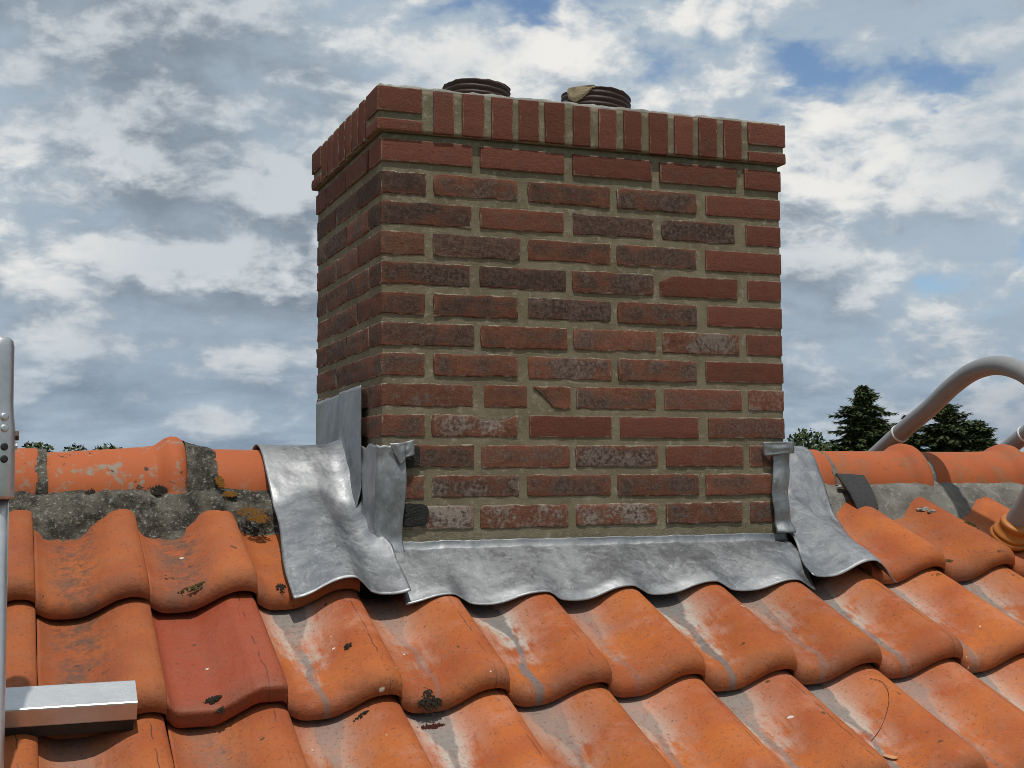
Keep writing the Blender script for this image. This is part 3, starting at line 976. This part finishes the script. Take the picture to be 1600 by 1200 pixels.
# left saddle over the ridge and down beside the chimney
rows = []
for j, y in enumerate(y_path(.56, -.178, 84)):
    t = sstep(.10, -.12, y)
    xl = -.205 - .012 * t + .004 * math.sin(y * 14)
    xr = -.0035 if y > .0 else -.0035 + .016 * sstep(0, -.05, y)
    row = []
    for i in range(44):
        q = i / 43; x = xl + (xr - xl) * q
        amp = .75
        yb_ = y + (.012 * nz(x, 3, 1, 9) if y < -.1 else 0) * sstep(-.1, -.178, y)
        z = cover_s(x, y, amp) + LIFT + .0045 + .003 * nz(x, y, 0, 8)
        # turned up gently against the wall
        z += .016 * sstep(.70, 1.0, q) ** 2 * (1 if y > -.02 else sstep(-.08, -.02, y))
        row.append(Vector((x, yb_, z)))
    rows.append(row)
lead_sheet('ridge_saddle', rows, dent=.0030, seed=1)

# right saddle
rows = []
for j, y in enumerate(y_path(.56, -.178, 84)):
    t = sstep(.30, -.178, y)
    xr = 1.216 - .060 * t + .004 * math.sin(y * 11)
    xl = W_ + .0035 if y > 0 else W_ + .0035 - .050 * sstep(0, -.178, y)
    row = []
    for i in range(44):
        q = i / 43; x = xl + (xr - xl) * q
        amp = .70
        yb_ = y + (.010 * nz(x, 7, 1, 10)) * sstep(-.1, -.178, y)
        z = cover_s(x, y, amp, .012, .0) + LIFT + .0055 + .003 * nz(x, y, 5, 8)
        z += .018 * (1 - sstep(0, .3, q)) ** 2 * (1 if y > -.02 else sstep(-.08, -.02, y))
        dn_ = sstep(.86, 1, q) * sstep(.16, .06, y)
        z = z * (1 - dn_) + (cover(x, max(y, -.135), 1.0) + (y - max(y, -.135)) * TP + .004) * dn_
        row.append(Vector((x, yb_, z)))
    rows.append(row)
lead_sheet('ridge_saddle', rows, dent=.0030, seed=5)
# front apron
rows = []
ny_ = 40
for j in range(ny_):
    t = j / (ny_ - 1)
    row = []
    for i in range(150):
        x = .004 + (.975 - .035 * sstep(.45, 1.0, t) - .004) * i / 149
        ybot = -.172 - .006 * math.sin(x * 7) + .004 * nz(x, 0, 2, 12)
        wv = wave(x)
        
        top = -.853 + .003 * nz(x, 1, 0, 18) + .0016 * nz(x, 1, 4, 70)
        if t < .18:
            tt = t / .18; y = -.0065 - .006 * tt * tt; z = top - .017 * tt
        else:
            tt = (t - .18) / .82
            y = -.0125 + (ybot + .0125) * tt
            z0_ = top - .017
            zb_ = plane_z(ybot) + wv * .47 / CP + .010
            zm_ = plane_z(ybot) - .006 / CP + .010
            bl = sstep(.15, 1.0, tt)
            zl = z0_ + (zm_ - z0_) * (tt + .10 * math.sin(math.pi * tt) * -.25)
            z = zl + (zb_ - zm_) * bl - .004 * sstep(.85, 1, tt)
        row.append(Vector((x, y, z)))
    rows.append(row)
lead_sheet('front_apron', rows, dent=.0016, seed=3)

# upstands on the left face
def wall_sheet(y0, y1, ztop0, ztop1, off, seed, bow=0.0, nu=26, nv=34, low=None):
    rows = []
    for j in range(nv):
        t = j / (nv - 1); row = []
        for i in range(nu):
            q = i / (nu - 1); y = y0 + (y1 - y0) * q
            zt = ztop0 + (ztop1 - ztop0) * q + .002 * nz(y, seed, 0, 20)
            zb_ = cover_s(-.01, y, .3) + LIFT - .002
            z = zt + (zb_ - zt) * t
            x = -off - bow * math.sin(math.pi * q) * math.sin(math.pi * t) - .010 * sstep(.75, 1, t) ** 2
            x += .0025 * nz(y * 1.2, z * .35, seed, 22)
            row.append(Vector((x, y, z)))
        rows.append(row)
    return lead_sheet('side_upstand', rows, dent=.0012, seed=seed)
wall_sheet(.600, .312, -.527, -.524, .0060, 11, .004)
wall_sheet(.318, .112, -.522, -.517, .0150, 14, .005)
# corner piece wrapping from the left face on to the front
rows = []
pathp = []
for i in range(18): pathp.append((-.0135, .150 - .150 * i / 17 - .004))
for i in range(1, 7):
    a = math.pi / 2 * i / 6
    pathp.append((-.0135 + .010 * (1 - math.cos(a)), -.004 - .010 * math.sin(a)))
for i in range(1, 15): pathp.append((-.0035 + .0485 * i / 14, -.014))
for j in range(40):
    t = j / 39; row = []
    for i, (x, y) in enumerate(pathp):
        fr = sstep(18, 37, i)
        zt = -.651 + .006 * nz(i * .1, 3, 1, 2.)
        if y > -.003: zb_ = cover_s(-.012, y, .5) + LIFT - .002
        else: zb_ = -.868 - .012 * fr
        z = zt + (zb_ - zt) * t
        e = .0045 * nz(x * 1.4 + y, z * .55, 8, 26)
        lip = .010 * sstep(.8, 1, t) ** 2
        if y > -.004: row.append(Vector((x + e - lip, y, z)))
        else: row.append(Vector((x + .004 * math.sin(t * 6) * fr, y + e * 1.3 - lip * 1.2 - .006 * math.sin(math.pi * t) * fr, z)))
    rows.append(row)
wrap_ = lead_sheet('corner_wrap', rows, dent=.0022, seed=17)
# small folded tab at its top
def tab(pts, seed, owner, name='folded_tab'):
    """pts: four front-face corners (x,z): top-left, top-right, bottom-right, bottom-left with y per corner"""
    rows = []
    a, b_, c, d = [Vector(q) for q in pts]
    for j in range(12):
        t = j / 11; row = []
        for i in range(14):
            q = i / 13
            p = (a * (1 - q) + b_ * q) * (1 - t) + (d * (1 - q) + c * q) * t
            p.y -= .003 * math.sin(math.pi * q) + .002 * nz(q * 3, t * 3, seed, 1.)
            row.append(p)
        rows.append(row)
    o = lead_sheet(name, rows, dent=.0012, seed=seed)
    o.parent = owner
    return o
tab([(.012, -.020, -.648), (.048, -.022, -.646), (.046, -.021, -.682), (.036, -.022, -.694)], 21, wrap_)
tab([(.045, -.016, -.645), (.066, -.018, -.640), (.067, -.017, -.672), (.046, -.020, -.678)], 23, wrap_)

# right corner strip on the front face
rows = []
for j in range(44):
    t = j / 43; row = []
    z = -.646 - .207 * t
    for i in range(16):
        q = i / 15
        x = .938 + (.052 + .010 * sstep(.85, 1, t)) * q + .003 * math.sin(t * 9)
        y = -.010 - .009 * math.sin(math.pi * min(1, q * 1.1)) + .004 * nz(q * 2, t * 6, 31, 1.)
        if q > .8: y += (q - .8) * .13
        row.append(Vector((x, y - .010 * sstep(.86, 1, t), z)))
    rows.append(row)
strip_ = lead_sheet('corner_strip', rows, dent=.0022, seed=33)
tab([(.914, -.009, -.642), (.990, -.024, -.641), (.989, -.024, -.668), (.918, -.010, -.674)], 37, strip_)

# ------------------------------------------------------------------ vent pipes over the ridge
def catmull(pts, n):
    out = []
    P = [Vector(q) for q in pts]; P = [P[0] * 2 - P[1]] + P + [P[-1] * 2 - P[-2]]
    for k in range(1, len(P) - 2):
        for i in range(n):
            t = i / n; a, b_, c, d = P[k - 1], P[k], P[k + 1], P[k + 2]
            out.append(.5 * ((2 * b_) + (c - a) * t + (2 * a - 5 * b_ + 4 * c - d) * t * t + (3 * b_ - a - 3 * c + d) * t ** 3))
    out.append(P[-2]); return out
def vent(x, label):
    e = empty('vent_pipe', (x, -.045, -.885))
    tag(e, label, 'vent pipe', 'grey pipes looping over the ridge')
    base = Vector((0, -.045, -.885))
    pts = [(-.040, -.885), (-.072, -.835), (-.120, -.782), (-.185, -.700), (-.225, -.630), (-.205, -.545), (-.130, -.480), (-.035, -.449),
           (.060, -.455), (.150, -.490), (.240, -.540), (.330, -.583), (.430, -.634), (.56, -.705), (.70, -.80)]
    path = catmull([Vector((0, y, z)) - base for y, z in pts], 9)
    v, f = tube_along(path, .0245, 28)
    pipe_ = mesh_obj('pipe', v, f, PVC, e, True)
    # coupling ring where the pipe goes down behind the ridge
    q0 = Vector((0, .372, -.604)) - base; q1 = Vector((0, .380, -.608)) - base
    dr = (q1 - q0).normalized()
    v, f = tube_along([q0, q0 + dr * .001, q0 + dr * .006, q0 + dr * .007], [.025, .0265, .0265, .025], 28)
    mesh_obj('joint_ring', v, f, WHITE, pipe_, True)
    # orange base collar, stepped
    ax = (Vector((0, -.105, -.797)) - Vector((0, -.045, -.875))).normalized()
    b0 = Vector((0, -.042, -.882)) - base
    st = [(-.05, .040), (.0, .040), (.003, .047), (.009, .049), (.014, .047), (.016, .042), (.018, .0445), (.024, .0445), (.027, .040), (.040, .035), (.044, .0375), (.052, .0375), (.055, .035), (.056, .024)]
    v, f = tube_along([b0 + ax * a for a, _ in st], [r for _, r in st], 40)
    mesh_obj('base_collar', v, f, COLLAR, e, True)
    return e
vent(1.585, 'grey plastic pipe looping over the ridge beside the spruces, rising from an orange collar')
vent(2.02, 'grey plastic pipe at the right frame edge, the farther of the two over the ridge')

# ------------------------------------------------------------------ guard-rail post on the left
post = empty('scaffold_post', (-.753, -.60, -1.19))
tag(post, 'galvanised steel scaffold post with sleeve and crossbar at the left frame edge', 'scaffold post')
pb = Vector((-.753, -.60, -1.19))
v, f = lathe([(.0215, -.02), (.0215, .47), (.0, .47)], 40)
mesh_obj('tube', v, f, GALV, post, True)
zt = lambda z: z + 1.19
v, f = lathe([(.0262, zt(-.748)), (.0282, zt(-.749)), (.0288, zt(-.744)), (.0288, zt(-.66)), (.0283, zt(-.645)), (.0262, zt(-.625)), (.0252, zt(-.610)),
              (.0250, zt(-.55)), (.0250, zt(-.522)), (.0236, zt(-.514)), (.0195, zt(-.509)), (.010, zt(-.507)), (.0001, zt(-.507))], 48)
sleeve_ = mesh_obj('sleeve', v, f, GALV, post, True)
for z in (-.628, -.645, -.672, -.690):
    a0 = R_(-62)
    c = Vector((.0286 * math.cos(a0), .0286 * math.sin(a0), zt(z)))
    d = Vector((math.cos(a0), math.sin(a0), 0))
    v, f = tube_along([c - d * .004, c - d * .001, c + d * .0012, c + d * .0015], [.0058, .0062, .0055, .0035], 18)
    mesh_obj('button_hole', v, f, DARK if z < -.66 else GALV, sleeve_, True)
c = Vector((.027, .004, zt(-.655)))
v, f = tube_along([c + Vector((0, 0, 0)), c + Vector((.006, 0, 0)), c + Vector((.0065, 0, 0))], [.008, .008, .0065], 6)
mesh_obj('bolt', v, f, RUST, post)
c = Vector((.026, .004, zt(-.670)))
v, f = tube_along([c, c + Vector((.005, 0, 0)), c + Vector((.006, 0, 0))], [.0065, .0065, .005], 6)
mesh_obj('bolt', v, f, WHITE, post)
for z in (-.865, -1.015):
    vs = []
    for i in range(5):
        a = R_(-14 + 7 * i)
        for dz_ in (-.010, .010): vs.append((.0219 * math.cos(a), .0219 * math.sin(a), zt(z) + dz_))
    mesh_obj('sticker', vs, [(2 * i, 2 * i + 2, 2 * i + 3, 2 * i + 1) for i in range(4)], WHITE, post)
# crossbar: a rectangular tube square to the roof
def box_prism(sec, x0, x1, bev=.003):
    """sec: list of (y,z) corners anticlockwise seen from +x; bevelled by extra points"""
    pts = []
    n = len(sec)
    for i in range(n):
        p, a, c_ = Vector(sec[i]), Vector(sec[i - 1]), Vector(sec[(i + 1) % n])
        pts += [p + (a - p).normalized() * bev, p + ((a - p).normalized() + (c_ - p).normalized()) * bev * .3, p + (c_ - p).normalized() * bev]
    vs = [(x0, q.x, q.y) for q in pts] + [(x1, q.x, q.y) for q in pts]
    m = len(pts)
    fs = [(i, (i + 1) % m, m + (i + 1) % m, m + i)[::-1] for i in range(m)]
    fs += [tuple(range(m)), tuple(range(2 * m - 1, m - 1, -1))]
    return vs, fs
# corner on the roof-square axes: along slope (CP,SP) and normal (-SP,CP)
tf = Vector((-.500, -1.0735))                  # top front edge
upd = Vector((math.cos(R_(30)), math.sin(R_(30)))); nrd = Vector((-upd.y, upd.x))
sec = [tf, tf - nrd * .036, tf - nrd * .036 + upd * .058, tf + upd * .058]
vs, fs = box_prism([(q.x, q.y) for q in sec], -1.05, -.534)
vs = [Vector(q) - pb for q in vs]
mesh_obj('crossbar', vs, fs, BARM, post)
sec = [tf - nrd * .0365 + upd * .003, tf - nrd * .062 + upd * .006, tf - nrd * .062 + upd * .052, tf - nrd * .0365 + upd * .055]  # black block added to stand in for the shadow gap under the bar
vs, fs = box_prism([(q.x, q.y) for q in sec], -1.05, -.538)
mesh_obj('bar_shade_block', [Vector(q) - pb for q in vs], fs, DARK, post)
v, f = tube_along([Vector((-.05, .01, zt(-1.06))), Vector((-.05, .17, zt(-1.06)))], .014, 16)
mesh_obj('bracket', v, f, GALV, post, True)
v, f = tube_along([Vector((-.055, .005, zt(-1.06))), Vector((-.012, .0, zt(-1.06)))], .014, 16)
mesh_obj('bracket', v, f, GALV, post, True)

# ------------------------------------------------------------------ small things on the roof
def surf(x, y):
    """top of the tiles at (x, y)"""
    n = math.ceil((YB + GC - y) / GC - 1e-6) if y < YB + GC else 0   # row below whose nose y lies
    n = max(0, n)
    ys = YB + GC * (1 - n)
    u = ((x - X0) / TW) % 1.0
    s = (y - ys) / CP
    if s < .028 and y < YB + GC:
        return plane_z(y) + (prof(u) * 1.06 - .036 + interp([(0, .004), (.001, .013), (.0035, .0205), (.008, .0265), (.0145, .0307), (.028, .0345)], s)) / CP
    return plane_z(y) + (prof(u) * 1.06 - .036 + .0345 - .0450 * (s - .028) / (GA - .028)) / CP

def felt_scrap():
    nu, nv = 12, 20; vs = []
    c = [Vector((1.253, .197, -.716)), Vector((1.336, .197, -.722)), Vector((1.318, .112, -.806)), Vector((1.262, .118, -.812))]
    for j in range(nv):
        t = j / (nv - 1)
        for i in range(nu):
            q = i / (nu - 1)
            p = (c[0] * (1 - q) + c[1] * q) * (1 - t) + (c[3] * (1 - q) + c[2] * q) * t
            p += Vector((0, -.012, -.004)) * math.sin(math.pi * t) + mn.noise_vector(p * 60) * .0015
            vs.append(p)
    b0 = Vector((1.29, .11, -.81))
    o = mesh_obj('felt_scrap', [p - b0 for p in vs], grid_faces(nu, nv), FELT, None, True)
    o.location = b0
    s_ = o.modifiers.new('t', 'SOLIDIFY'); s_.thickness = .005; s_.offset = 0
    tag(o, 'torn scrap of black mineral roofing felt hanging below the right ridge', 'roofing felt')
felt_scrap()

def clump(x, y, rx, ry, h, mat, seed, z=None, n=46, name='moss'):
    """many small lumps heaped over a patch of roof: one moss cushion"""
    r = random.Random(seed); vs = []; fs = []
    for k in range(n):
        a = r.uniform(0, 6.283); d = math.sqrt(r.random())
        px, py = x + rx * d * math.cos(a), y + ry * d * math.sin(a)
        pz = (surf(px, py) if z is None else z + (py - y) * TP) - .0008
        s = r.uniform(.0016, .0042) * (1.2 - .5 * d); hh = h * (1 - d * d * .7) * r.uniform(.5, 1.1)
        o = len(vs)
        for i in range(5):
            b_ = a + i * 1.2566
            vs.append((px + s * math.cos(b_), py + s * math.sin(b_), pz))
        for i in range(5):
            b_ = a + .6 + i * 1.2566
            vs.append((px + s * .7 * math.cos(b_), py + s * .7 * math.sin(b_), pz + hh * .7))
        vs.append((px, py, pz + hh))
        for i in range(5):
            fs.append((o + i, o + (i + 1) % 5, o + 5 + (i + 1) % 5, o + 5 + i)); fs.append((o + 5 + i, o + 5 + (i + 1) % 5, o + 10))
    return rel(mesh_obj(name, vs, fs, mat, house, True, 'stuff'))
clump(-.402, -.118, .026, .012, .006, MOSS, 1)
clump(-.440, -.058, .018, .020, .004, MOSS, 2, n=34)
clump(-.150, -.322, .007, .008, .005, MOSSD, 3, n=26)
clump(-.030, -.4475, .030, .006, .012, MOSSR, 5, n=120)
clump(-.030, -.4345, .024, .004, .006, MOSSD, 45, n=90)
clump(-.030, -.424, .013, .012, .005, MOSSD, 4, n=60)
clump(1.352, -.100, .022, .010, .006, MOSS, 6, n=60)
clump(1.520, -.005, .030, .016, .008, MOSS, 7, n=70)
clump(1.275, -.155, .018, .007, .004, LICHEN, 8, n=30)
clump(-.405, -.415, .016, .006, .006, MOSSD, 9, n=44)
clump(-.385, -.432, .020, .004, .005, MOSSD, 10, n=30)
clump(-.158, -.447, .014, .006, .005, MOSSD, 11, n=40)
clump(-.232, -.115, .010, .016, .006, MOSSD, 12, n=36)
clump(.305, -.44, .012, .004, .004, MOSSD, 13, n=16)
for q, (lx, ly, lz_, a, b_) in enumerate([(-.250, .118, -.790, .034, .020), (-.305, .195, -.725, .010, .024), (-.288, .165, -.752, .016, .012), (-.238, .095, -.802, .024, .018)]):
    clump(lx, ly, a, b_, .006, LICHEN, 20 + q, z=lz_, n=110, name='lichen')
clump(-.432, .190, .018, .014, .016, MOSSD, 30, z=-.745, n=60)
clump(-.570, .190, .013, .012, .016, MOSSD, 31, z=-.752, n=60)

# pale mortar crumbs by the right ridge
for q, (x, y, z, s) in enumerate([(1.275, .178, -.752, .012), (1.295, .176, -.757, .010), (1.258, .180, -.750, .011), (1.315, .176, -.759, .008), (1.455, .110, -.785, .010), (1.462, .088, -.800, .009), (1.448, .122, -.778, .007)]):
    r = random.Random(q); vs, fs = lathe([(.001, -.6), (.8, -.45), (1, .1), (.6, .6), (.001, .75)], 9)
    vs = [(v + mn.noise_vector(v * 1.7 + Vector((q, 0, 0))) * .5) * s for v in vs]
    if x > 1.4: z = surf(x, y) + .002
    vs = [Vector((v.x * 1.3, v.y, v.z * .8)) + Vector((x, y, z)) for v in vs]
    rel(mesh_obj('mortar_crumb', vs, fs, CAPM, house))

# fallen leaf and twigs
def on_roof(pts, lift): return [Vector((x, y, surf(x, y) + lift)) for x, y in pts]
vs = []; 
c0 = Vector((.772, -.659, surf(.772, -.659)))
for j in range(5):
    t = j / 4; wd = .0075 * math.sin(math.pi * min(.98, max(.04, t)))
    for sgn in (-1, 0, 1):
        x = .760 + .026 * t; y = -.652 - .012 * t + sgn * wd
        vs.append(Vector((x, y, surf(x, y) + .003 + .002 * abs(sgn))) - c0)
lf = mesh_obj('fallen_leaf', vs, grid_faces(3, 5), DRYLEAF); lf.location = c0
tag(lf, 'small curled tan leaf lying on the lower right tiles', 'leaf')
def twig(pts, r, label):
    p = catmull(on_roof(pts, r * .8), 6); b0 = p[0].copy()
    v, f = tube_along([q - b0 for q in p], r, 6)
    o = mesh_obj('twig', v, f, TWIGM, None, True); o.location = b0
    tag(o, label, 'twig')
twig([(.868, -.468), (.880, -.490), (.872, -.520), (.850, -.550), (.815, -.575), (.775, -.598)], .0005, 'thin dark curved twig on the lower right tiles')

# ------------------------------------------------------------------ trees beyond the roof
def spruce(x, y, top, spread, name, label, seed, lean=0.0, h_vis=6.0):
    r = random.Random(seed)
    H = top - G
    e = empty(name, (x, y, G)); tag(e, label, 'tree', 'trees beyond the ridge')
    tp = [(0, 0, H * q) for q in (0, .3, .6, .85, .985)]
    tp = [(lean * (q[2] / H) ** 2, 0, q[2]) for q in tp]
    v, f = tube_along(tp, [.20, .16, .10, .045, .008], 10)
    mesh_obj('trunk', v, f, BARK, e, True)
    vs = []; fs = []
    z = H - .05
    while z > H * .12:
        d = H - z
        rad = spread * (1 - math.exp(-d / 1.7)) * (1 + .30 * nz(seed, d * .9, 0, 1.)) + .05
        nb = 7 + int(min(9, d * 3.0))
        a0 = r.uniform(0, 6.28)
        for b_ in range(nb):
            a = a0 + b_ * 6.283 / nb + r.uniform(-.6, .6)
            L = rad * r.uniform(.45, 1.25) * (1 + .25 * math.sin(a * 2 + seed + d * 1.3))
            upt = .60 if d < .8 else r.uniform(-.05, .45)
            ns = max(3, int(L / .085)); 
            lx = lean * (z / H) ** 2
            for s in range(ns + 1):
                q = s / ns
                cx = lx + math.cos(a) * L * q; cy = math.sin(a) * L * q
                cz = z + L * (upt * q - .35 * q * q + .12 * q ** 3) + r.uniform(-.02, .02)
                tw = (.20 + .18 * (1 - q)) * min(1, .55 + d)
                for sd in (-1, 1, -1, 1, 0, 0):
                    ang = a + sd * r.uniform(.6, 1.1)
                    ll = tw * r.uniform(.7, 1.3)
                    dxv = Vector((math.cos(ang), math.sin(ang), r.uniform(-.65, .12) if sd else r.uniform(-1.2, .5))).normalized() * ll
                    wv = Vector((-math.sin(ang), math.cos(ang), r.uniform(-.6, .6))).normalized() * ll * .17
                    o = len(vs); p = Vector((cx, cy, cz))
                    vs += [p - wv, p + wv, p + dxv * .65 + wv * .8, p + dxv, p + dxv * .65 - wv * .8]
                    fs += [(o, o + 1, o + 2, o + 3, o + 4)]
        z -= (.10 + .045 * min(d, 5)) * r.uniform(.8, 1.2)
        if d > h_vis: z -= .35
    mesh_obj('crown', vs, fs, NEEDLE, e)
    return e

def broadleaf(x, y, top, rad, label, seed, n=5200, mat=None, leaf=.13, squash=.8):
    n = int(n * 1.6)
    r = random.Random(seed); H = top - G
    e = empty('leafy_tree', (x, y, G)); tag(e, label, 'tree', 'trees beyond the ridge')
    v, f = tube_along([(0, 0, 0), (.1, 0, H * .4), (0, .1, H * .8)], [.22, .16, .06], 10)
    mesh_obj('trunk', v, f, BARK, e, True)
    vs = []; fs = []
    cen = [(Vector((r.uniform(-.7, .7) * rad, r.uniform(-.7, .7) * rad, H - rad * squash * r.uniform(.55, 1.9))), rad * r.uniform(.30, .5)) for _ in range(16)]
    cen.append((Vector((0, 0, H - rad * .42 * squash)), rad * .42))
    for k in range(n):
        c, cr = r.choice(cen)
        d = Vector((r.gauss(0, 1), r.gauss(0, 1), r.gauss(0, 1))).normalized()
        p = c + Vector((d.x, d.y, d.z * squash)) * cr * r.uniform(.6, 1.05)
        if p.z > H: p.z = H - r.uniform(0, .2)
        a = Vector((r.uniform(-1, 1), r.uniform(-1, 1), r.uniform(-1, 1))).normalized()
        b_ = a.cross(d + Vector((.01, .02, .03))).normalized()
        s = leaf * r.uniform(.6, 1.3); o = len(vs)
        vs += [p - a * s, p + b_ * s * .5, p + a * s, p - b_ * s * .5]; fs.append((o, o + 1, o + 2, o + 3))
    mesh_obj('crown', vs, fs, mat or LEAFM, e)
spruce(35.1, 47.7, 3.35, 1.75, 'spruce_tree', 'tallest dark spruce just right of the chimney behind the ridge', 1)
spruce(37.2, 47.4, 2.05, 1.2, 'spruce_tree', 'slim dark spruce tip partly behind the looping pipe', 2, h_vis=4)
spruce(38.75, 46.6, 2.55, 2.35, 'spruce_tree', 'wide dark spruce seen under the bend of the looping pipe', 3)
spruce(40.0, 46.0, 1.75, 1.8, 'spruce_tree', 'shorter spruce at the right end of the trees behind the ridge', 4, h_vis=4)
spruce(36.2, 47.9, 1.7, 1.7, 'spruce_tree', 'dark spruce filling the gap left of the looping pipe', 15, h_vis=4)
spruce(40.7, 46.0, .75, 1.0, 'spruce_tree', 'lowest spruce tip near the second pipe behind the ridge', 5, h_vis=4)
broadleaf(32.9, 49.0, 1.5, 2.1, 'rounded leafy tree between the chimney and the spruces', 6)
broadleaf(2.6, 156, 4.0, 4.6, 'dark rounded far tree above the left ridge, nearest the post', 7, 3000, None, .35)
broadleaf(6.9, 156, 3.7, 3.4, 'sparse far tree above the left ridge, second from the post', 8, 1100, None, .30)
broadleaf(10.2, 156, 3.75, 4.2, 'low far tree above the left ridge, farthest from the post', 9, 2000, None, .32)
